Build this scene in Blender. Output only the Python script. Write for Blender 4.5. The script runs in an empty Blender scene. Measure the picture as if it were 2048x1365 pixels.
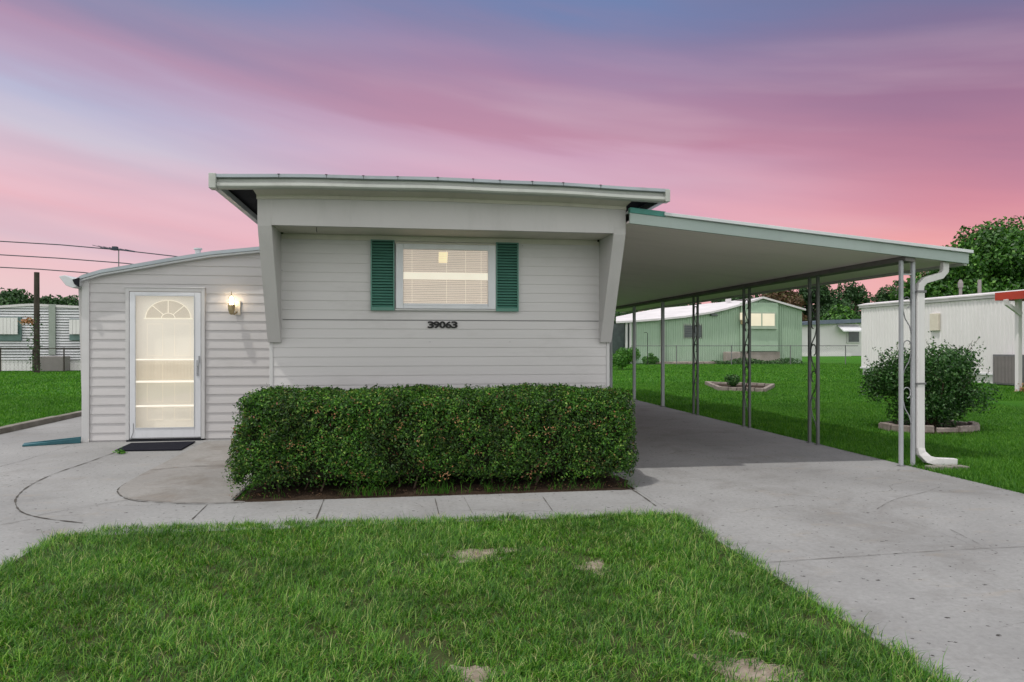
import bpy, math, random
import numpy as np
from mathutils import Vector, Matrix
random.seed(7); RNG = np.random.default_rng(7)
R = math.radians
# ------------------------------------------------------------------ camera, sky, sun
TH = R(8.64); F = 1422.0; CH = 1.35
CT, ST = math.cos(TH), math.sin(TH)
scn = bpy.context.scene
cam_d = bpy.data.cameras.new("Camera"); cam = bpy.data.objects.new("Camera", cam_d)
scn.collection.objects.link(cam); scn.camera = cam
cam_d.sensor_width = 36; cam_d.lens = F / 2048 * 36; cam_d.shift_y = 5.5 / 2048
cam_d.clip_end = 1500; cam_d.clip_start = .05
cam.location = (0, 0, CH); cam.rotation_euler = (R(90), 0, -TH)
scn.render.resolution_x = 1024; scn.render.resolution_y = 682
scn.view_settings.view_transform = 'Standard'; scn.view_settings.look = 'None'
scn.view_settings.exposure = 0.24; scn.view_settings.gamma = 1
SUN_DIR = Vector((.38, .20, -1)).normalized()
sd = bpy.data.lights.new("Sun", 'SUN'); sd.energy = 2.15; sd.angle = R(.9); sd.color = (1, .965, .91)
so = bpy.data.objects.new("Sun", sd); scn.collection.objects.link(so)
so.rotation_euler = SUN_DIR.to_track_quat('-Z', 'Y').to_euler(); so.location = (0, 0, 30)

def s2l(c):
    return tuple(((v / 255) / 12.92 if v / 255 <= .04045 else ((v / 255 + .055) / 1.055) ** 2.4) for v in c)

SKY_OVERHEAD = .80; DUSK = .84
def make_world():
    w = bpy.data.worlds.new("World"); scn.world = w; w.use_nodes = True
    nt = w.node_tree; N = nt.nodes; L = nt.links; N.clear()
    def nd(t, **k):
        n = N.new(t)
        for a, b in k.items(): setattr(n, a, b)
        return n
    def val(n, i, v):
        if isinstance(v, (int, float)): n.inputs[i].default_value = v
        else: L.new(v, n.inputs[i])
    def m(op, a, b=0.0, c=None):
        n = nd('ShaderNodeMath', operation=op); val(n, 0, a); val(n, 1, b)
        if c is not None: val(n, 2, c)
        return n.outputs[0]
    def smooth(x, a, b):
        n = nd('ShaderNodeMapRange', interpolation_type='SMOOTHSTEP'); val(n, 0, x)
        n.inputs[1].default_value = a; n.inputs[2].default_value = b
        return n.outputs[0]
    tc = nd('ShaderNodeTexCoord'); sp = nd('ShaderNodeSeparateXYZ'); L.new(tc.outputs['Generated'], sp.inputs[0])
    x, y, z = sp.outputs
    r = m('SUBTRACT', m('MULTIPLY', x, CT), m('MULTIPLY', y, ST))
    f = m('ADD', m('MULTIPLY', x, ST), m('MULTIPLY', y, CT))
    az = m('ARCTAN2', r, f); el = m('ARCSINE', z)
    cmb = nd('ShaderNodeCombineXYZ'); L.new(m('MULTIPLY', az, 1.6), cmb.inputs[0])
    L.new(m('MULTIPLY', m('ADD', el, m('MULTIPLY', az, .13)), 9), cmb.inputs[1])
    n1 = nd('ShaderNodeTexNoise'); L.new(cmb.outputs[0], n1.inputs['Vector'])
    n1.inputs['Scale'].default_value = 1.3; n1.inputs['Detail'].default_value = 4; n1.inputs['Roughness'].default_value = .45
    cm2 = nd('ShaderNodeCombineXYZ'); L.new(m('MULTIPLY', az, 2.2), cm2.inputs[0])
    L.new(m('MULTIPLY', m('ADD', el, m('MULTIPLY', az, .2)), 22), cm2.inputs[1]); cm2.inputs[2].default_value = 4.1
    n2 = nd('ShaderNodeTexNoise'); L.new(cm2.outputs[0], n2.inputs['Vector'])
    n2.inputs['Scale'].default_value = 1.1; n2.inputs['Detail'].default_value = 5
    TILT = .11; V = m('ADD', m('ADD', el, m('MULTIPLY', az, TILT)), m('ADD', m('MULTIPLY', m('SUBTRACT', n1.outputs[0], .5), .05), m('MULTIPLY', m('SUBTRACT', n2.outputs[0], .5), .05)))
    def ramp(stops, az0):
        n = nd('ShaderNodeValToRGB'); L.new(m('DIVIDE', V, .5), n.inputs[0]); cr = n.color_ramp
        cr.interpolation = 'LINEAR'
        while len(cr.elements) < len(stops): cr.elements.new(.5)
        for e, (py, c) in zip(cr.elements, stops):
            e.position = max(0, min(1, (math.atan((688 - py) / F) + TILT * az0) / .5))
            e.color = tuple(v * DUSK for v in s2l(c)) + (1,)
        return n.outputs[0]
    Lr = ramp([(600, (238, 196, 198)), (540, (238, 190, 196)), (500, (230, 194, 206)), (450, (238, 180, 192)), (400, (228, 186, 202)), (320, (204, 196, 216)), (250, (182, 182, 214)), (195, (182, 158, 192)), (150, (180, 144, 178)), (100, (150, 136, 174)), (50, (126, 134, 176)), (0, (96, 132, 184))], -.6)
    Cr = ramp([(640, (244, 176, 180)), (480, (234, 162, 180)), (400, (226, 166, 190)), (330, (214, 168, 194)), (292, (206, 156, 186)), (270, (192, 134, 164)), (190, (180, 132, 166)), (120, (158, 130, 170)), (60, (132, 126, 170)), (0, (94, 124, 178))], 0)
    Rr = ramp([(640, (244, 166, 158)), (520, (240, 150, 152)), (450, (216, 130, 150)), (380, (196, 122, 150)), (345, (180, 116, 148)), (290, (164, 112, 148)), (220, (148, 110, 150)), (150, (132, 110, 152)), (70, (104, 112, 158)), (0, (84, 108, 156))], .6)
    def mix(fac, a, b):
        n = nd('ShaderNodeMix', data_type='RGBA'); val(n, 0, fac)
        for i, v in ((6, a), (7, b)):
            if isinstance(v, tuple): n.inputs[i].default_value = v
            else: L.new(v, n.inputs[i])
        return n.outputs[2]
    azw = m('ADD', az, m('MULTIPLY', m('SUBTRACT', n1.outputs[0], .5), .35))
    c = mix(smooth(azw, -.55, -.02), Lr, Cr)
    c = mix(smooth(azw, .05, .62), c, Rr)
    cm3 = nd('ShaderNodeCombineXYZ'); L.new(m('MULTIPLY', az, 3.0), cm3.inputs[0]); L.new(m('MULTIPLY', m('ADD', el, m('MULTIPLY', az, .13)), 26), cm3.inputs[1]); cm3.inputs[2].default_value = 9.3
    n3 = nd('ShaderNodeTexNoise'); L.new(cm3.outputs[0], n3.inputs['Vector']); n3.inputs['Scale'].default_value = .8; n3.inputs['Detail'].default_value = 4; n3.inputs['Roughness'].default_value = .42
    c = mix(m('MULTIPLY', smooth(n3.outputs[0], .48, .80), m('MULTIPLY', smooth(el, .44, .30), .26)), c, tuple(v * DUSK for v in s2l((222, 190, 206))) + (1,))
    c = mix(m('MULTIPLY', smooth(n3.outputs[0], .54, .24), .16), c, tuple(v * DUSK for v in s2l((150, 120, 158))) + (1,))
    hs = nd('ShaderNodeHueSaturation'); hs.inputs['Saturation'].default_value = .86; L.new(c, hs.inputs['Color']); c = hs.outputs[0]
    away = m('MAXIMUM', smooth(el, .46, .80), smooth(f, .60, .10))
    over = mix(smooth(el, 0, 1.0), (1.62, 1.60, 1.62, 1), (.84, .84, .88, 1))  # unseen sky behind and overhead, brightened to fill walls and carport
    k = nd('ShaderNodeVectorMath', operation='SCALE'); L.new(over, k.inputs[0]); k.inputs['Scale'].default_value = SKY_OVERHEAD / .9
    c = mix(away, c, k.outputs[0])
    bg = nd('ShaderNodeBackground'); L.new(c, bg.inputs[0]); bg.inputs[1].default_value = 1.0
    out = nd('ShaderNodeOutputWorld'); L.new(bg.outputs[0], out.inputs[0])
make_world()

# ------------------------------------------------------------------ measuring: photo pixel -> point on a real plane
def _dir(px): return (px - 1024) / F
def G(px, py, z=0.0):
    d = (CH - z) * F / (py - 688); r = _dir(px)
    return ((r * CT + ST) * d, (-r * ST + CT) * d)
def pl(px, py, Y):
    r = _dir(px); d = Y / (CT - r * ST)
    return ((r * CT + ST) * d, Y, CH + (688 - py) / F * d)
def plx(px, py, X):
    r = _dir(px); d = X / (r * CT + ST)
    return (X, (-r * ST + CT) * d, CH + (688 - py) / F * d)

# ------------------------------------------------------------------ materials
def mat_base(name):
    m = bpy.data.materials.new(name); m.use_nodes = True
    return m, m.node_tree, m.node_tree.nodes['Principled BSDF']
def noise(nt, scale, detail=5, vec=None, rough=.55, dist=0):
    n = nt.nodes.new('ShaderNodeTexNoise'); n.inputs['Scale'].default_value = scale
    n.inputs['Detail'].default_value = detail; n.inputs['Roughness'].default_value = rough; n.inputs['Distortion'].default_value = dist
    if vec: nt.links.new(vec, n.inputs['Vector'])
    return n.outputs[0]
def mapr(nt, x, a, b, c=0.0, d=1.0):
    n = nt.nodes.new('ShaderNodeMapRange'); nt.links.new(x, n.inputs[0])
    for i, v in enumerate((a, b, c, d)): n.inputs[1 + i].default_value = v
    return n.outputs[0]
def mixc(nt, fac, a, b, mode='MIX'):
    n = nt.nodes.new('ShaderNodeMix'); n.data_type = 'RGBA'; n.blend_type = mode
    for i, v in ((0, fac), (6, a), (7, b)):
        if isinstance(v, (int, float)): n.inputs[i].default_value = v
        elif isinstance(v, tuple): n.inputs[i].default_value = tuple(v[:3]) + (1,)
        else: nt.links.new(v, n.inputs[i])
    return n.outputs[2]
def coords(nt, stretch=(1, 1, 1), loc=(0, 0, 0)):
    tc = nt.nodes.new('ShaderNodeTexCoord'); mp = nt.nodes.new('ShaderNodeMapping')
    nt.links.new(tc.outputs['Object'], mp.inputs[0]); mp.inputs['Scale'].default_value = stretch; mp.inputs['Location'].default_value = loc
    return mp.outputs[0]
def add_bump(nt, bs, h, strength, dist=.01):
    b = nt.nodes.new('ShaderNodeBump'); b.inputs['Strength'].default_value = strength; b.inputs['Distance'].default_value = dist
    nt.links.new(h, b.inputs['Height']); nt.links.new(b.outputs[0], bs.inputs['Normal'])
def pmat(name, c1, c2=None, scale=4, rough=.6, spec=.3, bump=0, bscale=60, metallic=0, stretch=(1, 1, 1), emis=None, estr=0, grime=0):
    m, nt, bs = mat_base(name); v = coords(nt, stretch)
    c2 = c2 or tuple(x * .88 for x in c1)
    col = mixc(nt, mapr(nt, noise(nt, scale, 6, v), .3, .7), c1, c2)
    if grime:
        col = mixc(nt, mapr(nt, noise(nt, scale * 3.1, 8, coords(nt, (stretch[0] * 1.5, stretch[1] * 1.5, stretch[2] * .35), (3, 1, 7)), .65), .52, .78, 0, grime), col, (.13, .12, .10))
    nt.links.new(col, bs.inputs['Base Color'])
    bs.inputs['Roughness'].default_value = rough; bs.inputs['Specular IOR Level'].default_value = spec; bs.inputs['Metallic'].default_value = metallic
    if bump: add_bump(nt, bs, noise(nt, bscale, 4, v), bump)
    if emis:
        nt.links.new(mixc(nt, mapr(nt, noise(nt, scale, 3, v), .3, .7), emis, tuple(x * .9 for x in emis)), bs.inputs['Emission Color'])
        bs.inputs['Emission Strength'].default_value = estr
    return m
def leafmat(name, cols, rough=.5, trans=.25, patch=None, pscale=1.5):
    m, nt, bs = mat_base(name)
    g = nt.nodes.new('ShaderNodeNewGeometry'); cr = nt.nodes.new('ShaderNodeValToRGB')
    nt.links.new(g.outputs['Random Per Island'], cr.inputs[0])
    while len(cr.color_ramp.elements) < len(cols): cr.color_ramp.elements.new(.5)
    for e, (p, c) in zip(cr.color_ramp.elements, cols): e.position = p; e.color = tuple(c) + (1,)
    col = cr.outputs[0]
    if patch:
        v = coords(nt)
        col = mixc(nt, mapr(nt, noise(nt, pscale, 4, v), .42, .66, 0, .75), col, patch, 'MULTIPLY')
        nt.nodes[-1].name
    nt.links.new(col, bs.inputs['Base Color']); bs.inputs['Roughness'].default_value = rough; bs.inputs['Specular IOR Level'].default_value = .35
    tr = nt.nodes.new('ShaderNodeBsdfTranslucent'); nt.links.new(mixc(nt, 1.0, col, (1.3, 1.5, .6), 'MULTIPLY'), tr.inputs[0])
    mx = nt.nodes.new('ShaderNodeMixShader'); mx.inputs[0].default_value = trans
    nt.links.new(bs.outputs[0], mx.inputs[1]); nt.links.new(tr.outputs[0], mx.inputs[2])
    nt.links.new(mx.outputs[0], nt.nodes['Material Output'].inputs[0])
    return m
def concrete(name, base, stain=.3, stain_col=(.10, .09, .08), sscale=1.2, speck=True, warm=(0.26, .22, .17)):
    m, nt, bs = mat_base(name); v = coords(nt); dk = tuple(x * .66 for x in base); lt = tuple(min(1, x * 1.32) for x in base)
    col = mixc(nt, mapr(nt, noise(nt, .55, 6, v, .6), .36, .66), tuple(x * 1.08 for x in base), tuple(x * .80 for x in base))
    col = mixc(nt, mapr(nt, noise(nt, 30, 8, v, .75), .42, .72, 0, .75), col, dk)
    col = mixc(nt, mapr(nt, noise(nt, 11, 8, coords(nt, (1, 1.6, 1), (2, 6, 0)), .75), .56, .74, 0, .5), col, lt)
    col = mixc(nt, mapr(nt, noise(nt, sscale, 10, coords(nt, (1, 1, 1), (5, 2, 0)), .68, .6), .50, .72, 0, stain), col, stain_col)
    col = mixc(nt, mapr(nt, noise(nt, 2.3, 6, coords(nt, (1, 2.4, 1), (9, 4, 0)), .65), .58, .76, 0, .40), col, warm)
    col = mixc(nt, mapr(nt, noise(nt, 5, 8, coords(nt, (2.6, .45, 1), (1, 8, 0)), .75), .58, .74, 0, .35), col, dk)
    # hairline cracks along the borders of big warped cells, only here and there
    wv = nt.nodes.new('ShaderNodeVectorMath'); wv.operation = 'ADD'; nz = nt.nodes.new('ShaderNodeTexNoise'); nz.inputs['Scale'].default_value = 3; nz.inputs['Detail'].default_value = 8
    nt.links.new(v, nz.inputs['Vector']); sc_ = nt.nodes.new('ShaderNodeVectorMath'); sc_.operation = 'SCALE'; sc_.inputs['Scale'].default_value = .35; nt.links.new(nz.outputs['Color'], sc_.inputs[0]); nt.links.new(v, wv.inputs[0]); nt.links.new(sc_.outputs[0], wv.inputs[1])
    vc = nt.nodes.new('ShaderNodeTexVoronoi'); vc.voronoi_dimensions = '2D'; vc.feature = 'DISTANCE_TO_EDGE'; vc.inputs['Scale'].default_value = .42; nt.links.new(wv.outputs[0], vc.inputs['Vector'])
    mm = nt.nodes.new('ShaderNodeMath'); mm.operation = 'MULTIPLY'; nt.links.new(mapr(nt, vc.outputs['Distance'], .0022, .0006), mm.inputs[0]); nt.links.new(mapr(nt, noise(nt, .9, 3, coords(nt, (1, 1, 1), (7, 7, 0))), .50, .56, 0, .7), mm.inputs[1])
    col = mixc(nt, mm.outputs[0], col, (.06, .055, .05))
    if speck:
        for sc, thr, cut in ((2.3, .036, .45), (6, .055, .66), (15, .09, .80)):
            vo = nt.nodes.new('ShaderNodeTexVoronoi'); vo.voronoi_dimensions = '2D'; vo.inputs['Scale'].default_value = sc; nw = nt.nodes.new('ShaderNodeTexNoise'); nw.inputs['Scale'].default_value = 60; nt.links.new(v, nw.inputs['Vector']); sv = nt.nodes.new('ShaderNodeVectorMath'); sv.operation = 'SCALE'; sv.inputs['Scale'].default_value = .035; nt.links.new(nw.outputs['Color'], sv.inputs[0]); av = nt.nodes.new('ShaderNodeVectorMath'); nt.links.new(coords(nt, (1, 1.35, 1), (sc, 3, 0)), av.inputs[0]); nt.links.new(sv.outputs[0], av.inputs[1]); nt.links.new(av.outputs[0], vo.inputs['Vector'])
            a = mapr(nt, vo.outputs['Distance'], thr, thr * .6)
            sx = nt.nodes.new('ShaderNodeSeparateColor'); nt.links.new(vo.outputs['Color'], sx.inputs[0])
            b = mapr(nt, sx.outputs[0], cut, cut + .02)
            mm = nt.nodes.new('ShaderNodeMath'); mm.operation = 'MULTIPLY'; nt.links.new(a, mm.inputs[0]); nt.links.new(b, mm.inputs[1])
            col = mixc(nt, mm.outputs[0], col, (.035, .032, .03))
    nt.links.new(col, bs.inputs['Base Color']); bs.inputs['Roughness'].default_value = .85; bs.inputs['Specular IOR Level'].default_value = .25
    add_bump(nt, bs, noise(nt, 70, 8, v, .75), .6, .006)
    return m
def glassmat(name, tint=(1, 1, 1), refl=.08):
    m = bpy.data.materials.new(name); m.use_nodes = True; nt = m.node_tree; nt.nodes.clear()
    o = nt.nodes.new('ShaderNodeOutputMaterial'); t = nt.nodes.new('ShaderNodeBsdfTransparent'); t.inputs[0].default_value = tuple(tint) + (1,)
    g = nt.nodes.new('ShaderNodeBsdfGlossy'); g.inputs['Roughness'].default_value = .04
    x = nt.nodes.new('ShaderNodeMixShader'); x.inputs[0].default_value = refl
    nt.links.new(t.outputs[0], x.inputs[1]); nt.links.new(g.outputs[0], x.inputs[2]); nt.links.new(x.outputs[0], o.inputs[0])
    return m

M = {}
M['siding'] = pmat('vinyl_siding_grey', (.49, .475, .470), (.45, .436, .432), 1.3, .5, .35, .08, 25, stretch=(.25, 1, 3), grime=.18)
M['siding_main'] = pmat('aluminium_siding_grey', (.52, .505, .50), (.48, .466, .46), 1.1, .5, .35, .08, 25, stretch=(.25, 1, 3), grime=.24)
M['trim'] = pmat('grey_white_trim', (.52, .515, .51), (.46, .455, .45), 2, .45, .35, grime=.08)
M['panel'] = pmat('painted_panel_grey', (.465, .450, .444), (.425, .412, .406), 1.5, .55, .3, .1, 18, grime=.12)
M['soffit'] = pmat('soffit_cream_grey', (.55, .52, .46), (.48, .45, .40), 1.2, .65, .2, .1, 15, stretch=(1, .4, 1), grime=.2)
M['ceiling'] = pmat('carport_ceiling_paint', (.88, .77, .76), (.80, .70, .69), .5, .5, .3, .08, 8, stretch=(.4, 1.6, 1), grime=.12)
M['gutter'] = pmat('gutter_pale_green_grey', (.42, .43, .40), (.34, .36, .33), 2.2, .45, .4, stretch=(.4, 1, 1), grime=.35)
M['roofedge'] = pmat('roof_edge_metal', (.33, .37, .39), (.24, .27, .29), 3, .4, .5, metallic=.35, stretch=(.4, 1, 1), grime=.3)
M['fasciagreen'] = pmat('carport_fascia_green_grey', (.34, .40, .375), (.28, .34, .32), 1.2, .5, .35, stretch=(.5, 1, 1), grime=.2)
M['roofpale'] = pmat('roof_drip_edge_pale', (.55, .57, .58), (.46, .48, .49), 2, .4, .4, stretch=(.4, 1, 1), grime=.2)
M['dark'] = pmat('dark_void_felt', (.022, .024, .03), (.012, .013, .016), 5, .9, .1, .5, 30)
M['shutter'] = pmat('shutter_green_paint', (.070, .20, .155), (.058, .17, .13), 5, .38, .45, stretch=(1, 1, 2), grime=.12)
M['shutterdark'] = pmat('shutter_shadow_gap_green', (.012, .05, .036), None, 5, .6, .2)  # darker green behind the slats paints in the shade of the gaps
M['white'] = pmat('white_aluminium_frame', (.62, .63, .65), (.55, .56, .58), 3, .4, .4, grime=.1)
M['teal'] = pmat('teal_plastic', (.03, .13, .15), (.02, .09, .11), 8, .5, .4)
M['tealtrim'] = pmat('teal_flashing', (.06, .25, .21), (.04, .18, .15), 4, .5, .35, grime=.3)
M['rubber'] = pmat('black_rubber_mat', (.012, .013, .02), (.018, .018, .024), 50, .95, .04, .5, 200)
M['black'] = pmat('black_paint', (.006, .006, .006), (.012, .012, .012), 9, .5, .3)
M['door'] = pmat('cream_door_glow', (.66, .615, .55), (.61, .57, .51), 1.6, .5, .3, emis=(.64, .575, .50), estr=.38)  # opaque door given a glow of its own to look lit
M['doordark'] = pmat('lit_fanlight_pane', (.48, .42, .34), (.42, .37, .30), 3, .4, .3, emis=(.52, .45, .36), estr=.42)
M['doorbar'] = pmat('cream_bar_glow', (.8, .75, .65), (.75, .70, .6), 3, .5, .3, emis=(.75, .68, .58), estr=.5)  # bars, rails and cords glow along with the door and window
M['doormold'] = pmat('cream_moulding_glow', (.74, .68, .59), (.7, .64, .56), 3, .5, .3, emis=(.70, .62, .53), estr=.40)  # mouldings share the built-in glow of the door
M['blind'] = pmat('blind_slats_glow', (.62, .55, .48), (.55, .48, .42), 2, .5, .3, emis=(.62, .51, .42), estr=.38, stretch=(1, 1, 3))  # slats glow by themselves in place of room light
M['room'] = pmat('room_glow_sheet', (.35, .3, .26), (.3, .26, .22), 2, .8, .1, emis=(.46, .36, .29), estr=.42)
M['lampglow'] = pmat('lit_table_lamp_shade', (.8, .7, .4), (.75, .65, .38), 3, .8, .1, emis=(.90, .75, .46), estr=.65)
M['glass'] = glassmat('thin_clear_glass', (.98, .98, .96), .05)
M['jar'] = glassmat('lamp_jar_glass', (.97, .93, .85), .12)
M['bulb'] = pmat('lamp_bulb_glow', (1, .9, .7), None, 3, .5, .1, emis=(1, .80, .56), estr=26)
M['brass'] = pmat('aged_brass', (.45, .36, .20), (.3, .24, .14), 20, .35, .5, metallic=.7)
M['cream'] = pmat('cream_lamp_plate', (.62, .57, .48), (.55, .5, .42), 5, .5, .3)
M['post'] = pmat('post_grey_shaded', (.13, .14, .135), (.09, .095, .09), 6, .5, .35, stretch=(1, 1, .4), grime=.35)  # darker than the corner post: shade put into the paint colour
M['postw'] = pmat('post_white_grey_paint', (.36, .37, .39), (.29, .30, .31), 6, .5, .35, stretch=(1, 1, .4), grime=.3)
M['pipe'] = pmat('downspout_white_metal', (.60, .59, .58), (.52, .51, .50), 3, .4, .4, stretch=(1, 1, .4), grime=.22)
M['beam'] = pmat('carport_beam_dark', (.16, .15, .14), (.11, .105, .10), 4, .6, .2)
M['concrete'] = concrete('concrete_driveway', (.250, .250, .248), .5)
M['concrete2'] = concrete('concrete_pavement', (.262, .262, .259), .35)
M['concrete_old'] = concrete('concrete_aged_slab', (.245, .236, .224), .8, (.12, .10, .08), 1.7, False, (.20, .15, .11))
M['joint'] = pmat('joint_dark', (.045, .04, .035), (.10, .095, .085), 14, .9, .1)
M['curb'] = pmat('curb_concrete', (.24, .225, .20), (.13, .12, .10), 3, .9, .2, .6, 40, grime=.5)
M['soil'] = pmat('mulch_soil', (.045, .030, .020), (.022, .015, .010), 22, .95, .1, .9, 60)
M['sand'] = pmat('bare_sandy_soil', (.33, .28, .235), (.15, .115, .085), 12, .95, .1, .8, 60)
M['lawnsoil'] = pmat('lawn_thatch_soil', (.030, .050, .013), (.06, .055, .028), 6, .95, .1, .7, 50)
M['bark'] = pmat('bark_brown', (.10, .07, .05), (.05, .035, .025), 14, .9, .15, .8, 30, stretch=(1, 1, .2))
def lawn_mat():
    m, nt, bs = mat_base('lawn_turf'); v = coords(nt)
    c = mixc(nt, mapr(nt, noise(nt, .35, 5, v), .35, .68), (.030, .140, .004), (.075, .225, .014))
    c = mixc(nt, mapr(nt, noise(nt, 55, 8, v, .75), .38, .68, 0, .8), c, (.018, .095, .004))
    c = mixc(nt, mapr(nt, noise(nt, 4, 6, v, .7), .55, .75, 0, .5), c, (.08, .17, .02))
    nt.links.new(c, bs.inputs['Base Color']); bs.inputs['Roughness'].default_value = .85; bs.inputs['Specular IOR Level'].default_value = .1
    add_bump(nt, bs, noise(nt, 45, 8, v, .8), 1.0, .05)
    return m
M['lawn'] = lawn_mat()
M['grass'] = leafmat('grass_blades', [(0, (.012, .060, .003)), (.36, (.040, .155, .007)), (.70, (.105, .27, .018)), (.90, (.22, .37, .060)), (.97, (.42, .42, .18))], .5, .3, (.42, .52, .42), 1.5)
M['grassfar'] = leafmat('grass_blades_far', [(0, (.024, .11, .004)), (.5, (.052, .18, .007)), (1, (.12, .27, .022))], .6, .3, (.55, .66, .5), .6)
M['hedge'] = leafmat('hedge_leaves', [(0, (.008, .034, .003)), (.38, (.022, .086, .005)), (.70, (.048, .158, .008)), (.90, (.11, .25, .018)), (.965, (.22, .30, .06)), (.988, (.20, .08, .035))], .6, .15, (.30, .26, .28), 3.4)
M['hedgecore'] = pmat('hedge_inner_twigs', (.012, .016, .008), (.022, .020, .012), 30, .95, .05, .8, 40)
M['litter'] = leafmat('leaf_litter_brown', [(0, (.05, .028, .016)), (.8, (.11, .06, .03)), (1, (.2, .1, .05))], .8, .05)
M['tree'] = leafmat('tree_leaves', [(0, (.014, .055, .007)), (.5, (.034, .115, .012)), (.85, (.075, .20, .022)), (1, (.13, .28, .04))], .5, .15, (.5, .55, .5), .35)
M['treefar'] = leafmat('far_tree_leaves', [(0, (.012, .040, .010)), (.6, (.025, .070, .018)), (1, (.045, .11, .028))], .6, .12, (.5, .55, .5), .2)
M['treered'] = leafmat('rust_tree_leaves', [(0, (.06, .035, .015)), (.6, (.11, .06, .03)), (1, (.06, .09, .02))], .6, .15)
M['bush'] = leafmat('bush_leaves', [(0, (.010, .045, .007)), (.5, (.024, .09, .013)), (.85, (.05, .15, .022)), (1, (.14, .24, .09))], .5, .12, (.55, .55, .55), 2)
M['brightbush'] = leafmat('bright_bush_leaves', [(0, (.02, .09, .008)), (.6, (.05, .17, .015)), (1, (.11, .26, .03))], .5, .2)
M['dead'] = leafmat('dead_leaves', [(0, (.30, .12, .05)), (1, (.42, .24, .12))], .7, .1)
M['greenwall'] = pmat('green_house_boards', (.37, .48, .37), (.33, .44, .33), 2, .6, .2, grime=.08)
M['greentrim'] = pmat('green_house_trim', (.36, .42, .34), (.32, .38, .30), 2, .6, .2)
M['beigeskirt'] = pmat('beige_skirting', (.34, .30, .27), (.26, .23, .2), 2, .8, .2, .2, 20, grime=.3)
M['whiteroof'] = pmat('white_coated_roof', (.62, .59, .60), (.50, .48, .49), 1, .6, .2, grime=.12)
M['winlit'] = pmat('neighbour_window_lit', (.6, .55, .42), None, 1, .5, .2, emis=(.80, .69, .54), estr=.45)
M['windark'] = pmat('neighbour_window_dark', (.05, .07, .065), (.03, .04, .04), 3, .15, .5)
M['whitewall'] = pmat('white_home_ribs', (.66, .64, .64), (.62, .60, .60), 1, .5, .3, grime=.05)
M['whiteshine'] = pmat('white_home_siding_shiny', (.66, .66, .68), (.58, .58, .60), 1.5, .35, .5, grime=.06)
M['ribshade'] = pmat('painted_rib_shade', (.06, .065, .07), None, 3, .7, .2)  # dark strips paint in the shade below each siding lap
M['strip'] = pmat('grey_green_side_strip', (.28, .31, .28), (.23, .26, .23), 3, .6, .2)
M['navy'] = pmat('blue_grey_roof', (.06, .08, .12), (.12, .15, .19), 1, .4, .4)
M['red'] = pmat('red_fascia_paint', (.40, .045, .025), (.30, .03, .018), 3, .5, .3, grime=.15)
M['grey'] = pmat('grey_metal', (.16, .16, .165), (.11, .11, .115), 4, .5, .4, grime=.2)
M['grey2'] = pmat('warm_grey_box', (.23, .21, .205), (.19, .175, .17), 2, .7, .2)
M['pole'] = pmat('creosoted_pole', (.035, .03, .026), (.07, .06, .05), 12, .9, .1, .6, 30, stretch=(1, 1, .15))
M['wire'] = pmat('cable_grey_blue', (.045, .06, .075), None, 3, .6, .2)
M['stone'] = pmat('stone_edging', (.30, .26, .23), (.17, .14, .125), 7, .9, .2, .8, 30, grime=.4)
M['window_teal'] = pmat('teal_grey_window_frame', (.12, .19, .18), (.09, .15, .14), 3, .4, .4)

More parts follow.
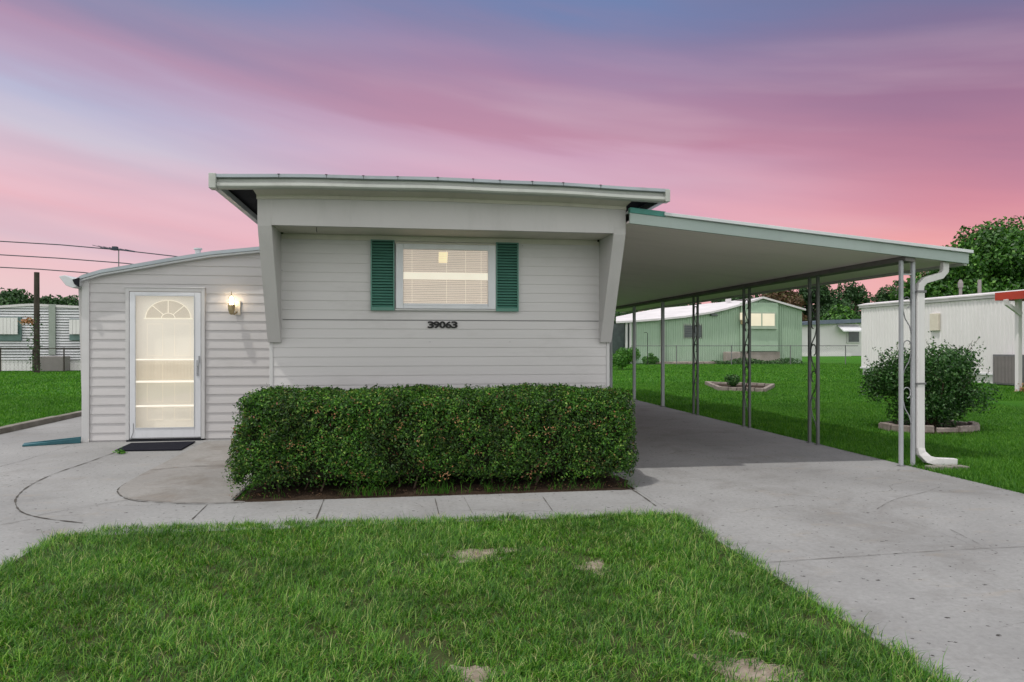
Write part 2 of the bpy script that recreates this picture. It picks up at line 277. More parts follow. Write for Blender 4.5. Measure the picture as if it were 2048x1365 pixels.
# ------------------------------------------------------------------ builders
COL = scn.collection; OFF = {}
class MB:
    def __init__(s): s.v = []; s.f = []
    def add(s, vs, fs):
        n = len(s.v); s.v += [tuple(v) for v in vs]; s.f += [tuple(i + n for i in f) for f in fs]; return s
    def box(s, x0, x1, y0, y1, z0, z1):
        return s.add([(x0, y0, z0), (x1, y0, z0), (x1, y1, z0), (x0, y1, z0), (x0, y0, z1), (x1, y0, z1), (x1, y1, z1), (x0, y1, z1)],
                     [(3, 2, 1, 0), (4, 5, 6, 7), (0, 1, 5, 4), (1, 2, 6, 5), (2, 3, 7, 6), (3, 0, 4, 7)])
    def quad(s, a, b, c, d): return s.add([a, b, c, d], [(0, 1, 2, 3)])
    def prism(s, pts, vec):
        n = len(pts); v = Vector(vec)
        vs = [Vector(p) for p in pts] + [Vector(p) + v for p in pts]
        return s.add(vs, [tuple(range(n - 1, -1, -1)), tuple(range(n, 2 * n))] + [(i, (i + 1) % n, n + (i + 1) % n, n + i) for i in range(n)])
    def tube(s, path, r, n=8, r1=None, cap=True):
        P = [Vector(p) for p in path]; m = len(P); vs = []; fs = []
        for i, p in enumerate(P):
            t = (P[min(i + 1, m - 1)] - P[max(i - 1, 0)]).normalized()
            u = t.cross(Vector((0, 0, 1)) if abs(t.z) < .9 else Vector((1, 0, 0))).normalized(); w = t.cross(u)
            rr = r if r1 is None else r + (r1 - r) * i / (m - 1)
            for k in range(n):
                a = 2 * math.pi * k / n; vs.append(p + u * (math.cos(a) * rr) + w * (math.sin(a) * rr))
        for i in range(m - 1):
            for k in range(n): fs.append((i * n + k, i * n + (k + 1) % n, (i + 1) * n + (k + 1) % n, (i + 1) * n + k))
        if cap: fs += [tuple(range(n - 1, -1, -1)), tuple((m - 1) * n + k for k in range(n))]
        return s.add(vs, fs)
    def rsweep(s, path, w, h, up=(0, 1, 0)):
        P = [Vector(p) for p in path]; m = len(P); vs = []; fs = []; U = Vector(up)
        for i, p in enumerate(P):
            t = (P[min(i + 1, m - 1)] - P[max(i - 1, 0)]).normalized(); a = t.cross(U).normalized()
            for sx, sy in ((-1, -1), (1, -1), (1, 1), (-1, 1)): vs.append(p + a * (sx * w / 2) + U * (sy * h / 2))
        for i in range(m - 1):
            for k in range(4): fs.append((i * 4 + k, i * 4 + (k + 1) % 4, (i + 1) * 4 + (k + 1) % 4, (i + 1) * 4 + k))
        fs += [(3, 2, 1, 0), tuple((m - 1) * 4 + k for k in range(4))]
        return s.add(vs, fs)
    def lathe(s, prof, c, n=16):
        vs = []; fs = []; m = len(prof)
        for r, z in prof:
            for k in range(n):
                a = 2 * math.pi * k / n; vs.append((c[0] + r * math.cos(a), c[1] + r * math.sin(a), c[2] + z))
        for i in range(m - 1):
            for k in range(n): fs.append((i * n + k, i * n + (k + 1) % n, (i + 1) * n + (k + 1) % n, (i + 1) * n + k))
        fs += [tuple(range(n - 1, -1, -1)), tuple((m - 1) * n + k for k in range(n))]
        return s.add(vs, fs)
    def build(s, name, m, parent=None, bevel=0, smooth=False, base=None, fix=True):
        return mesh_obj(name, np.array(s.v, dtype=float), s.f, m, parent, bevel, smooth, base, fix)
def split(b, name, m, parent, bevel=0, fix=True):
    par = list(range(len(b.v)))
    def find(i):
        while par[i] != i: par[i] = par[par[i]]; i = par[i]
        return i
    for f in b.f:
        for k in f[1:]: par[find(k)] = find(f[0])
    groups = {}
    for f in b.f: groups.setdefault(find(f[0]), []).append(f)
    out = []
    for fs in groups.values():
        ids = sorted({i for f in fs for i in f}); mp = {o: n for n, o in enumerate(ids)}
        out.append(mesh_obj(name, np.array([b.v[i] for i in ids], float), [tuple(mp[i] for i in f) for f in fs], m, parent, bevel, False, None, fix))
    return out
def mesh_obj(name, V, faces, m, parent=None, bevel=0, smooth=False, base=None, fix=True):
    me = bpy.data.meshes.new(name)
    if parent is not None: off = OFF[parent.name]
    elif base is not None: off = np.array(base, float)
    else:
        lo, hi = V.min(0), V.max(0); off = np.array([(lo[0] + hi[0]) / 2, (lo[1] + hi[1]) / 2, lo[2]])
    V = V - off
    if isinstance(faces, np.ndarray):
        k = faces.shape[1]; nf = len(faces)
        me.vertices.add(len(V)); me.vertices.foreach_set('co', V.astype(np.float32).ravel())
        me.loops.add(nf * k); me.loops.foreach_set('vertex_index', faces.astype(np.int32).ravel())
        me.polygons.add(nf); me.polygons.foreach_set('loop_start', np.arange(0, nf * k, k, dtype=np.int32))
        me.update(calc_edges=True)
    else:
        me.from_pydata([tuple(v) for v in V], [], faces); me.update()
        if fix:
            import bmesh
            bm = bmesh.new(); bm.from_mesh(me); bmesh.ops.recalc_face_normals(bm, faces=bm.faces); bm.to_mesh(me); bm.free()
    me.materials.append(m)
    o = bpy.data.objects.new(name, me); COL.objects.link(o)
    if parent is not None: o.parent = parent; OFF[o.name] = off
    else: o.location = tuple(off); OFF[o.name] = off
    if smooth:
        me.polygons.foreach_set('use_smooth', [True] * len(me.polygons))
    if bevel:
        b = o.modifiers.new('bevel', 'BEVEL'); b.width = bevel; b.segments = 2; b.limit_method = 'ANGLE'; b.angle_limit = R(40)
    return o
def tag(o, label=None, cat=None, group=None, kind=None):
    if label: o['label'] = label
    if cat: o['category'] = cat
    if group: o['group'] = group
    if kind: o['kind'] = kind
    return o
def thing(name, label, cat, loc, group=None):
    o = bpy.data.objects.new(name, None); COL.objects.link(o); o.location = loc; o.empty_display_size = .2
    OFF[o.name] = np.array(loc, float); return tag(o, label, cat, group)
def copy_tree(o, parent=None):
    c = o.copy(); COL.objects.link(c)
    if parent: c.parent = parent
    OFF[c.name] = OFF[o.name]
    for ch in list(o.children): copy_tree(ch, c)
    return c
def sheet(name, pts, z, m, thick=.03):
    b = MB().prism([(x, y, z - thick) for x, y in pts], (0, 0, thick)); return tag(b.build(name, m), kind='structure')
def siding(x0, x1, z0, z1, Y, h, lap, ref, top=None, nx=1):
    """lapped courses; ref = height of one course bottom; top(x) = optional sloping limit"""
    b = MB(); k0 = math.floor((z0 - ref) / h); k1 = math.ceil((z1 - ref) / h)
    xs = [x0 + (x1 - x0) * i / nx for i in range(nx + 1)]
    for k in range(k0, k1):
        a = ref + k * h; c = a + h
        prof = [(a, -.001), (a + .001, -lap), (a + h * .10, -lap * 1.02), (a + h * .55, -lap * .62), (a + h * .85, -lap * .30), (c, -.001)]
        for i in range(nx):
            xa, xb = xs[i], xs[i + 1]
            ta = min(z1, top(xa)) if top else z1; tb = min(z1, top(xb)) if top else z1
            if a >= max(ta, tb) or c <= z0: continue
            for (za, ya), (zb, yb) in zip(prof, prof[1:]):
                q = [max(z0, min(za, ta)), max(z0, min(za, tb)), max(z0, min(zb, tb)), max(z0, min(zb, ta))]
                if abs(q[0] - q[3]) < 1e-5 and abs(q[1] - q[2]) < 1e-5 : continue
                b.quad((xa, Y + ya, q[0]), (xb, Y + ya, q[1]), (xb, Y + yb, q[2]), (xa, Y + yb, q[3]))
    return b

# ------------------------------------------------------------------ leaves and grass
def leaf_mesh(P, Nrm, size, aspect=.55, rnd=.9, fold=.12):
    n = len(P); P = np.asarray(P, float)
    d = np.asarray(Nrm, float) + RNG.normal(0, rnd, (n, 3)); d /= np.linalg.norm(d, axis=1)[:, None] + 1e-9
    a = RNG.normal(0, 1, (n, 3)); u = np.cross(d, a); u /= np.linalg.norm(u, axis=1)[:, None] + 1e-9
    w = np.cross(d, u); L = (size * RNG.uniform(.65, 1.35, n))[:, None]
    base = P - u * L * .5; tip = P + u * L * .5; lift = d * L * fold
    l = P - w * L * aspect * .5 + lift - u * L * .05; r = P + w * L * aspect * .5 + lift - u * L * .05
    V = np.stack([base, l, tip, r], 1).reshape(-1, 3)
    Fc = np.arange(n * 4).reshape(n, 4)
    return V, Fc
def fbm(x, y, z, f=1.0, s=0):
    return (np.sin(x * 2.1 * f + s) * np.cos(y * 1.7 * f + 1.3 * s) + .6 * np.sin(z * 3.3 * f + x * 1.9 * f + 2 * s) + .5 * np.sin(x * 5.3 * f + y * 4.1 * f - z * 4.7 * f + s) + .35 * np.cos(x * 9.7 * f - z * 8.3 * f + y * 7 * f + s)) / 2.2
def blob_leaves(blobs, count, size, rnd=.8, inner=.35):
    vol = np.array([b[3] * b[4] + b[4] * b[5] + b[3] * b[5] for b in blobs]); ps = []; ns = []
    for b, c in zip(blobs, (count * vol / vol.sum()).astype(int)):
        d = RNG.normal(0, 1, (c, 3)); d /= np.linalg.norm(d, axis=1)[:, None]
        rr = 1 - inner * RNG.random(c) ** 1.6
        bump = 1 + .16 * fbm(d[:, 0] * 3, d[:, 1] * 3, d[:, 2] * 3, 1.0, b[0] * 3 + b[2])
        p = d * (rr * bump)[:, None] * np.array(b[3:6]) + np.array(b[:3]); ps.append(p); ns.append(d)
    return leaf_mesh(np.concatenate(ps), np.concatenate(ns), size, rnd=rnd)
def limb_path(a, b, wob=.08, n=6):
    a = Vector(a); b = Vector(b); L = (b - a).length; out = []
    for i in range(n):
        t = i / (n - 1); p = a.lerp(b, t) + Vector((random.gauss(0, 1), random.gauss(0, 1), random.gauss(0, .4))) * wob * L * math.sin(t * math.pi)
        p.z += .06 * L * math.sin(t * math.pi); out.append(p)
    return out
def tree(name, label, x, y, height, radius, leafm, count, size, crown_base=.22, nblob=22, group=None, seed=1, cat='tree'):
    random.seed(seed); t = thing(name, label, cat, (x, y, 0), group)
    fork = height * crown_base * .9; tr = MB().tube(limb_path((x, y, -.1), (x + radius * .05, y, fork), .03), height * .030, 9, height * .022)
    blobs = []
    for i in range(nblob):
        a = 2.4 * i + random.random(); rr = radius * (.25 + .55 * math.sqrt((i + .5) / nblob)); h = random.uniform(0, 1)
        zc = height * (crown_base + (1 - crown_base) * (.12 + .70 * h)); rr *= math.sqrt(max(.12, 1 - (h * 1.02) ** 2)) if h > .3 else .85 + h * .5
        s = radius * random.uniform(.20, .36); blobs.append((x + rr * math.cos(a), y + rr * math.sin(a), min(zc, height - s * .72), s, s, s * .72))
    blobs.append((x, y, height - radius * .26, radius * .35, radius * .35, radius * .26))
    for b in blobs[::2]: tr.tube(limb_path((x + radius * .05, y, fork), b[:3], .06), height * .011, 6, height * .003)
    tr.build('trunk', M['bark'], t, smooth=True)
    V, Fc = blob_leaves(blobs, count, size, .9, .6); mesh_obj('crown', V, Fc, leafm, t); return t
def bush(name, label, x, y, blobs, leafm, count, size, stems, group=None, cat='bush', sprigs=0):
    t = thing(name, label, cat, (x, y, 0), group)
    s = MB()
    for b in stems: s.tube(limb_path((x + random.uniform(-.05, .05), y + random.uniform(-.05, .05), -.02), b, .07), .018, 6, .006)
    sp = []; sn = []
    for k in range(sprigs):
        b = random.choice(blobs); d = Vector((random.gauss(0, 1), random.gauss(0, 1), abs(random.gauss(.5, .8)))).normalized(); p0 = Vector(b[:3]) + Vector((d.x * b[3], d.y * b[4], d.z * b[5])) * .8
        d2 = (d + Vector((0, 0, .5))).normalized(); L_ = random.uniform(.10, .34)
        if k % 3 == 0: s.tube([p0, p0 + d2 * L_], .004, 4, .002)
        for q in range(int(L_ / .02)): sp.append(tuple(p0 + d2 * q * .021 + Vector((random.gauss(0, .014), random.gauss(0, .014), random.gauss(0, .014))))); sn.append((random.gauss(0, 1), random.gauss(0, 1), .6))
    split(s, 'stem', M['bark'], t)
    V, Fc = blob_leaves(blobs, count, size, .9, .7)
    if sp:
        V2, F2 = leaf_mesh(np.array(sp), np.array(sn), size * .85, rnd=.7); Fc = np.concatenate([Fc, F2 + len(V)]); V = np.concatenate([V, V2])
    mesh_obj('foliage', V, Fc, leafm, t); return t
def blades(px, py, pz, h, w, lean_a, lean):
    n = len(px); ca, sa = np.cos(lean_a), np.sin(lean_a)
    side = lean_a + RNG.uniform(.7, 2.4, n); sx, sy = np.cos(side) * w / 2, np.sin(side) * w / 2
    off1 = lean * h * .28; off2 = lean * h
    hz = h * np.sqrt(np.clip(1 - lean ** 2 * .75, .12, 1))
    b0 = np.stack([px - sx, py - sy, pz], 1); b1 = np.stack([px + sx, py + sy, pz], 1)
    m0 = np.stack([px + ca * off1 - sx * .85, py + sa * off1 - sy * .85, pz + hz * .58], 1); m1 = np.stack([px + ca * off1 + sx * .85, py + sa * off1 + sy * .85, pz + hz * .58], 1)
    tp = np.stack([px + ca * off2, py + sa * off2, pz + hz * np.where(lean > .75, .82, 1.0)], 1)
    V = np.stack([b0, b1, m0, m1, tp], 1).reshape(-1, 3)
    i = np.arange(n)[:, None] * 5
    Fc = np.concatenate([i + np.array([[0, 1, 3]]), i + np.array([[0, 3, 2]]), i + np.array([[2, 3, 4]])], 1).reshape(-1, 3)
    return V, Fc
PATCHES = [(950, 1108, 50, 9), (1188, 1133, 20, 9), (1502, 1348, 56, 30), (950, 1350, 32, 16), (1474, 1268, 15, 7)]
PW = []
for (cx, cy, rx, ry) in PATCHES:
    a = G(cx - rx, cy); b = G(cx + rx, cy); c = G(cx, cy - ry); d = G(cx, cy + ry); ctr = ((a[0] + b[0]) / 2, (c[1] + d[1]) / 2)
    PW.append((ctr[0], ctr[1], abs(b[0] - a[0]) / 2, abs(c[1] - d[1]) / 2))

# ================================================================== THE SETTING
tag(MB().box(-220, 220, -40, 330, -.35, -.02).build('ground', M['lawn'], base=(0, 0, 0)), kind='structure')
sheet('lawn', [(-2.39, .3), (2.13, .3), (2.13, 5.45), (-2.1, 5.68), (-2.39, 5.62)], -.006, M['lawnsoil'])
sheet('driveway', [(2.13, .3), (5.52, .3), (5.52, 20.5), (2.13, 20.5)], 0, M['concrete'], .10)
sheet('path', [(-2.40, 5.40), (2.127, 5.40), (2.127, 6.34), (-2.40, 6.34)], 0, M['concrete2'], .10)
sheet('pavement', [(-5.95, .3), (-2.40, .3), (-2.40, 6.344), (-1.46, 6.344), (-1.46, 7.7), (-1.40, 7.7), (-1.40, 10.6), (-4.36, 10.6), (-4.36, 20), (-5.95, 20)], 0, M['concrete2'], .10)
old = [G(410, 884.5), G(360, 910), G(300, 941), G(262, 961), G(241, 975), G(236, 984), G(243, 992), G(262, 999), G(300, 1003), G(350, 1006), G(420, 1007), G(490, 1004.5), (-1.47, 6.40), (-1.47, 7.6), (-1.405, 8.2), (-1.405, 10.5)]
sheet('old_slab', old, .006, M['concrete_old'], .05)
def strip(pts, w, z=.0045):
    b = MB(); P = [Vector((p[0], p[1], 0)) for p in pts]
    vs = []
    for i, p in enumerate(P):
        t = (P[min(i + 1, len(P) - 1)] - P[max(i - 1, 0)]).normalized(); nrm = Vector((-t.y, t.x, 0)); ww = w * random.choice((.25, .6, .9, 1.1, 1.4))
        vs += [(p.x - nrm.x * ww / 2, p.y - nrm.y * ww / 2, z), (p.x + nrm.x * ww / 2, p.y + nrm.y * ww / 2, z)]
    return vs, [(2 * i, 2 * i + 1, 2 * i + 3, 2 * i + 2) for i in range(len(P) - 1)]
def smoothpts(pts, n=6):
    out = []
    for i in range(len(pts) - 1):
        p0 = pts[max(i - 1, 0)]; p1 = pts[i]; p2 = pts[i + 1]; p3 = pts[min(i + 2, len(pts) - 1)]
        for k in range(n):
            t = k / n; out.append(tuple(.5 * (2 * p1[j] + (p2[j] - p0[j]) * t + (2 * p0[j] - 5 * p1[j] + 4 * p2[j] - p3[j]) * t * t + (3 * p1[j] - p0[j] - 3 * p2[j] + p3[j]) * t ** 3) for j in (0, 1)))
    return out + [pts[-1]]
jb = MB()
for pts, w in (([(240, 902), (180, 924), (110, 948), (60, 972), (36, 992), (31, 1008), (45, 1026), (90, 1038), (165, 1047)], .013),
               ([(408, 886), (360, 912), (300, 943), (262, 962), (240, 976), (235, 984), (242, 993), (262, 1001), (300, 1005), (350, 1008), (420, 1009), (488, 1006)], .012),
               ([(415, 1010), (384, 1040)], .009), ([(648, 1000), (632, 1040)], .009), ([(870, 998), (878, 1030)], .006), ([(928, 996), (945, 1028)], .005), ([(1085, 994), (1106, 1024)], .006),
               ([(1252, 973), (1280, 990), (1312, 1013)], .010), ([(0, 934), (60, 918), (140, 893)], .006), ([(0, 971), (50, 969), (85, 968)], .005),
               ([(0, 1052), (60, 1040)], .006), ([(75, 1032), (230, 1005), (400, 980)], .005), ([(300, 943), (380, 935), (470, 934)], .012001)):
    vs, fs = strip(smoothpts([G(*p) for p in pts]), w, .012 if w == .012001 and pts[0][0] == 300 else .0045); jb.add(vs, fs)
for pts, w in (([(1525, 1127), (1640, 1119), (1800, 1108), (1930, 1100), (2090, 1093)], .004), ([(1281, 829), (1395, 829)], .012), ([(1754, 1019), (1790, 1000), (1850, 985), (1880, 975)], .004), ([(1900, 1060), (1930, 1075), (1960, 1090)], .003)):
    vs, fs = strip(smoothpts([G(*p) for p in pts], 8), w); jb.add(vs, fs)
tag(jb.build('pavement_joint', M['joint'], fix=False, base=(0, 0, 0)), kind='structure')
b = MB()
for i in range(16): b.box(-6.09, -5.955, 3 + i * 1.5, 4.49 + i * 1.5, -.08, .085 + random.uniform(-.006, .006))
tag(b.build('curb', M['curb'], bevel=.012, base=(-6, 12, 0)), kind='structure')
# soil bed below the hedge
b = MB(); gx, gy = 40, 10; vs = []; fs = []
for j in range(gy + 1):
    for i in range(gx + 1):
        x = -1.43 + 3.60 * i / gx; y = 6.345 + 1.36 * j / gy; e = min(i, gx - i, j, gy - j, 2) / 2
        vs.append((x + (random.uniform(-.03, .03) if 0 < i < gx else random.uniform(-.04, .04)), y + random.uniform(-.02, .0), -.01 + .035 * e + random.uniform(0, .015)))
for j in range(gy):
    for i in range(gx): fs.append((j * (gx + 1) + i, j * (gx + 1) + i + 1, (j + 1) * (gx + 1) + i + 1, (j + 1) * (gx + 1) + i))
tag(b.add(vs, fs).build('soil', M['soil'], base=(0, 7, 0)), kind='structure')
# bare sandy patches
b = MB()
for (cx, cy, rx, ry) in PW:
    vs = [(cx, cy, -.001)]; n = 22; ph = random.random() * 6
    for ring, z in ((.8, -.003), (1.5, -.0045)):
        for k in range(n):
            a = 2 * math.pi * k / n; q = ring * (1 + .28 * math.sin(3 * a + ph) + .20 * math.sin(5 * a + 2 * ph) + .12 * math.sin(9 * a)); vs.append((cx + rx * q * math.cos(a), cy + ry * q * math.sin(a), z))
    fs = [(0, 1 + k, 1 + (k + 1) % n) for k in range(n)] + [(1 + k, 1 + n + k, 1 + n + (k + 1) % n, 1 + (k + 1) % n) for k in range(n)]
    b.add(vs, fs)
tag(b.build('bare_ground', M['sand'], base=(0, 4, 0)), kind='structure')

# ---- grass
def make_front_grass():
    n = 20000; cx = RNG.uniform(-2.42, 2.16, n); cy = 2.1 + (5.62 - 2.1) * RNG.random(n) ** 1.0
    edge = 5.62 - .045 * (cx + 2.4); ok = cy < edge; cx, cy = cx[ok], cy[ok]
    nb = RNG.integers(7, 15, len(cx)); X = np.repeat(cx, nb); Y = np.repeat(cy, nb); n = len(X)
    r = RNG.random(n) ** .6 * .04; a = RNG.uniform(0, 2 * np.pi, n); X = X + r * np.cos(a); Y = Y + r * np.sin(a)
    X = np.clip(X, -2.44 - RNG.random(n) * .03, 2.165 + RNG.random(n) * .03)
    ok = np.ones(n, bool)
    for (px, py, rx, ry) in PW:
        q = ((X - px) / rx) ** 2 + ((Y - py) / ry) ** 2; ok &= (q > .15 + 1.9 * RNG.random(n)) | (RNG.random(n) < .14)
    # rounded corners of the lawn
    ok &= ~((X < -2.20) & (Y > 5.45)); ok &= ~((X > 2.0) & (Y > 5.36))
    X, Y, a = X[ok], Y[ok], a[ok]; n = len(X)
    f = fbm(X, Y, 0 * X, 1.4, 1.0); g = fbm(X, Y, 0 * X, 3.1, 4.0)
    thin = RNG.random(n) < np.clip(1.0 - 1.1 * np.clip(g - .15, 0, 1), .22, 1); X, Y, a, f, g = X[thin], Y[thin], a[thin], f[thin], g[thin]; n = len(X)
    h = RNG.uniform(.024, .066, n) * (1 + .3 * f); long = RNG.random(n) < .09; h[long] *= 1.7
    drift = 2.2 * f + 1.0 * g; la = np.where(RNG.random(n) < .68, a, drift + RNG.normal(0, .9, n)); lean = np.clip(RNG.normal(.82, .22, n), .15, 1.0)
    w = RNG.uniform(.0022, .0044, n)
    V, Fc = blades(X, Y, -.005 + 0 * X, h, w, la, lean)
    tag(mesh_obj('grass', V, Fc, M['grass'], base=(0, 4, 0)), 'short tufted green grass of the front lawn', 'grass', kind='stuff')
make_front_grass()
def make_far_grass():
    Vs = []; Fs = []; tot = 0
    def zone(x0, x1, y0, y1, dens, hh, ww, keep=None):
        nonlocal tot
        n = int((x1 - x0) * (y1 - y0) * dens); X = RNG.uniform(x0, x1, n); Y = RNG.uniform(y0, y1, n)
        fwd = X * ST + Y * CT; rt = X * CT - Y * ST; px = rt / fwd; ok = (abs(px) < .78)
        if keep is not None: ok &= keep(X, Y)
        X, Y = X[ok], Y[ok]; n = len(X); f = fbm(X, Y, 0 * X, .9, 2.0)
        V, Fc = blades(X, Y, -.025 + 0 * X, RNG.uniform(*hh, n) * (1 + .3 * f), RNG.uniform(*ww, n), RNG.uniform(0, 6.28, n), np.clip(RNG.normal(.5, .22, n), .05, .95))
        Vs.append(V); Fs.append(Fc + tot); tot += len(V)
    zone(5.50, 9.5, 4.6, 9.5, 6500, (.035, .075), (.004, .007))
    zone(5.50, 13, 9.5, 15, 2600, (.035, .07), (.006, .010))
    zone(5.50, 19.2, 15, 24, 600, (.035, .065), (.010, .018), lambda X, Y: (X > 5.5))
    zone(2.3, 30, 24, 46, 110, (.04, .08), (.02, .04), lambda X, Y: (X / Y > .22) & ~((X > 19.8) & (Y < 29)))
    zone(-14, -6.1, 8, 20, 900, (.04, .07), (.009, .015))
    zone(-27, -6.1, 20, 38, 160, (.04, .08), (.02, .035))
    tag(mesh_obj('grass', np.concatenate(Vs), np.concatenate(Fs), M['grassfar'], base=(6, 15, 0)), 'mown green grass of the side and neighbouring lawns', 'grass', kind='stuff')
make_far_grass()

# ================================================================== THE MOBILE HOME
WX0, WX1, WY = -1.383, 2.273, 7.72
home = thing('mobile_home', 'grey mobile home front with green shuttered window and flared frame', 'mobile home', (.45, WY, 0))
siding(WX0 + .03, WX1 - .03, .08, 2.52, WY, .0993, .0065, 1.607 - .0993 * 16).build('wall', M['siding_main'], home, fix=False)
b = MB(); b.box(WX0, WX1, WY + .004, WY + .12, .0, 2.66); b.box(WX0, WX0 + .10, WY + .12, 19.2, 0, 2.66); b.box(WX1 - .10, WX1, WY + .12, 19.2, 0, 2.66); b.box(WX0 + .1, WX1 - .1, 19.1, 19.2, 0, 2.66)
b.build('side_wall', M['siding_main'], home)
b = MB()
for x0, x1 in ((WX0 - .004, WX0 + .032), (WX1 - .032, WX1 + .004)): b.box(x0, x1, WY - .014, WY + .03, .05, 1.365)
split(b, 'corner_trim', M['trim'], home, .003)
# heavier line of the belt joint
MB().box(WX0 + .13, WX1 - .12, WY - .0075, WY, 1.600, 1.606).build('belt_joint', M['grey'], home)
FY = 7.148; FT = 2.775; FB = 2.50
for side, (xa, xb) in (('l', (WX0 - .014, WX0 + .115)), ('r', (WX1 - .115, WX1 + .012))):
    prof = [(WY - .002, 1.365), (WY - .05, 1.365), (FY + .035, 2.42), (FY + .008, 2.49), (FY + .001, 2.56), (FY + .001, FT - .001), (WY - .002, FT)]
    MB().prism([(xa, y, z) for y, z in prof], (xb - xa, 0, 0)).build('wing_panel', M['panel'], home)
b = MB().box(WX0 + .116, WX1 - .116, FY - .001, FY + .06, FB, FT); b.box(WX0 - .014, WX0 + .1155, FY - .001, FY + .0008, 2.565, FT); b.box(WX1 - .1155, WX1 + .012, FY - .001, FY + .0008, 2.565, FT); b.build('fascia', M['panel'], home)
MB().box(WX0 + .116, WX1 - .116, FY + .061, WY - .002, FB + .004, FB + .02).build('soffit', M['soffit'], home)
b = MB().box(WX0 + .118, WX1 - .118, WY - .022, WY - .008, FB - .052, FB + .003); b.build('frieze_trim', M['soffit'], home, bevel=.003)
# bowed roof
RX0, RX1, GY = -1.75, 2.647, 6.876
def bow(x): t = (x - RX0) / (RX1 - RX0); return .038 * (1 - (2 * t - 1) ** 2) + .006 * math.sin(x * 5.1) * .4
def bowed(prof, x0, x1, n=28):
    b = MB(); m = len(prof); vs = []
    for i in range(n + 1):
        x = x0 + (x1 - x0) * i / n
        for y, z in prof: vs.append((x, y, z + bow(x)))
    fs = [(i * m + k, i * m + (k + 1) % m, (i + 1) * m + (k + 1) % m, (i + 1) * m + k) for i in range(n) for k in range(m)]
    fs += [tuple(range(m - 1, -1, -1)), tuple(n * m + k for k in range(m))]
    return b.add(vs, fs)
roof = bowed([(GY + .03, 2.885), (GY + .03, 2.905), (19.4, 2.93), (19.4, 2.90)], RX0, RX1).build('roof', M['roofedge'], home)
bowed([(GY + .075, 2.80), (GY + .075, 2.884), (19.3, 2.895), (19.3, 2.80)], WX0 - .03, WX1 - .06).build('roof_deck', M['soffit'], home)
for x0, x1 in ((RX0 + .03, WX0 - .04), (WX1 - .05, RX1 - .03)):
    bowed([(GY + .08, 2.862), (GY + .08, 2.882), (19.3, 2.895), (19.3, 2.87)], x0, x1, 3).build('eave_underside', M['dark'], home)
bowed([(GY + .08, 2.785), (GY + .08, 2.80), (FY + .002, 2.790), (FY + .002, 2.765)], WX0 - .015, WX1 + .01).build('front_soffit', M['soffit'], home)
bowed([(FY - .018, 2.735), (FY - .018, 2.778), (FY - .001, 2.778), (FY - .001, 2.735)], WX0 - .02, WX1 + .012).build('cove_trim', M['soffit'], home)
gut = bowed([(GY + .012, 2.782), (GY - .012, 2.786), (GY - .026, 2.800), (GY - .022, 2.826), (GY + .004, 2.846), (GY + .014, 2.874), (GY + .06, 2.874), (GY + .06, 2.782)], RX0 + .05, RX1 - .045).build('gutter', M['gutter'], home)
bowed([(GY - .02, 2.875), (GY - .03, 2.879), (GY - .03, 2.908), (GY + .07, 2.914), (GY + .07, 2.875)], RX0 + .045, RX1 - .005).build('drip_edge', M['roofedge'], gut)
b = MB()
for x in (-1.15, -.72, -.38, -.06, .32, .66, .92, 1.24, 1.55, 1.93): b.box(x, x + .004, GY - .034, GY - .029, 2.872 + bow(x), 2.906 + bow(x)); b.box(x - .01, x + .012, GY - .034, GY - .0295, 2.903 + bow(x), 2.909 + bow(x))
split(b, 'seam', M['black'], gut)
b = MB().box(RX0 - .015, RX0 + .048, GY - .045, GY + .07, 2.775, 2.912); b.build('gutter_end', M['gutter'], gut, bevel=.004)
b = MB().box(RX1 - .044, RX1 + .004, GY - .04, GY + .07, 2.782, 2.903); b.build('gutter_end', M['gutter'], gut, bevel=.004)
b = MB().prism([(RX0 - .0, GY + .08, 2.79), (RX0 + .055, GY + .08, 2.79), (RX0 + .075, GY + .08, 2.83), (RX0 + .03, GY + .08, 2.87), (RX0, GY + .08, 2.87)], (0, 12.2, 0)); b.prism([(RX1 - .055, GY + .08, 2.80), (RX1, GY + .08, 2.80), (RX1, GY + .08, 2.87), (RX1 - .06, GY + .08, 2.87)], (0, 12.2, 0)); split(b, 'side_gutter', M['roofedge'], home)
# roof pipe collar
MB().lathe([(.03, 0), (.03, .02), (.02, .05), (.0, .05)], (.62, 7.9, 2.93)).build('vent_cap', M['roofedge'], home)

def px_box(b, x0, y0, x1, y1, Ya, Yb):
    p = pl(x0, y1, Ya); q = pl(x1, y0, Ya); b.box(p[0], q[0], min(Ya, Yb), max(Ya, Yb), p[2], q[2]); return b
# window
wxa, wxb = pl(792, 0, WY)[0], pl(990.5, 0, WY)[0]
zt = pl(890, 490.5, WY)[2]; zb = pl(890, 618.5, WY)[2]
gxa, gxb = pl(806.5, 0, WY)[0], pl(975.5, 0, WY)[0]; gzt = pl(890, 501, WY)[2]; gzb = pl(890, 608.5, WY)[2]
b = MB(); y0, y1 = WY - .045, WY - .002
b.box(wxa, gxa, y0, y1, zb, zt); b.box(gxb, wxb, y0, y1, zb, zt); b.box(gxa, gxb, y0, y1, gzt, zt); b.box(gxa, gxb, y0, y1, zb, gzb - .018)
win = b.build('window', M['white'], home, bevel=.004)
MB().box(gxa + .003, gxb - .003, y0 + .006, y1 - .01, gzb - .017, gzb + .002).build('sash_rail', M['white'], win, bevel=.002)
MB().box(wxa - .012, wxb + .006, y0 + .01, y1, zt + .001, zt + .022).build('flashing', M['soffit'], win, bevel=.002)
MB().box(wxa - .01, wxb + .005, y0 + .012, y1, zb - .02, zb - .001).build('sill', M['trim'], win, bevel=.002)
mz0, mz1 = pl(890, 560.4, WY)[2], pl(890, 545.8, WY)[2]
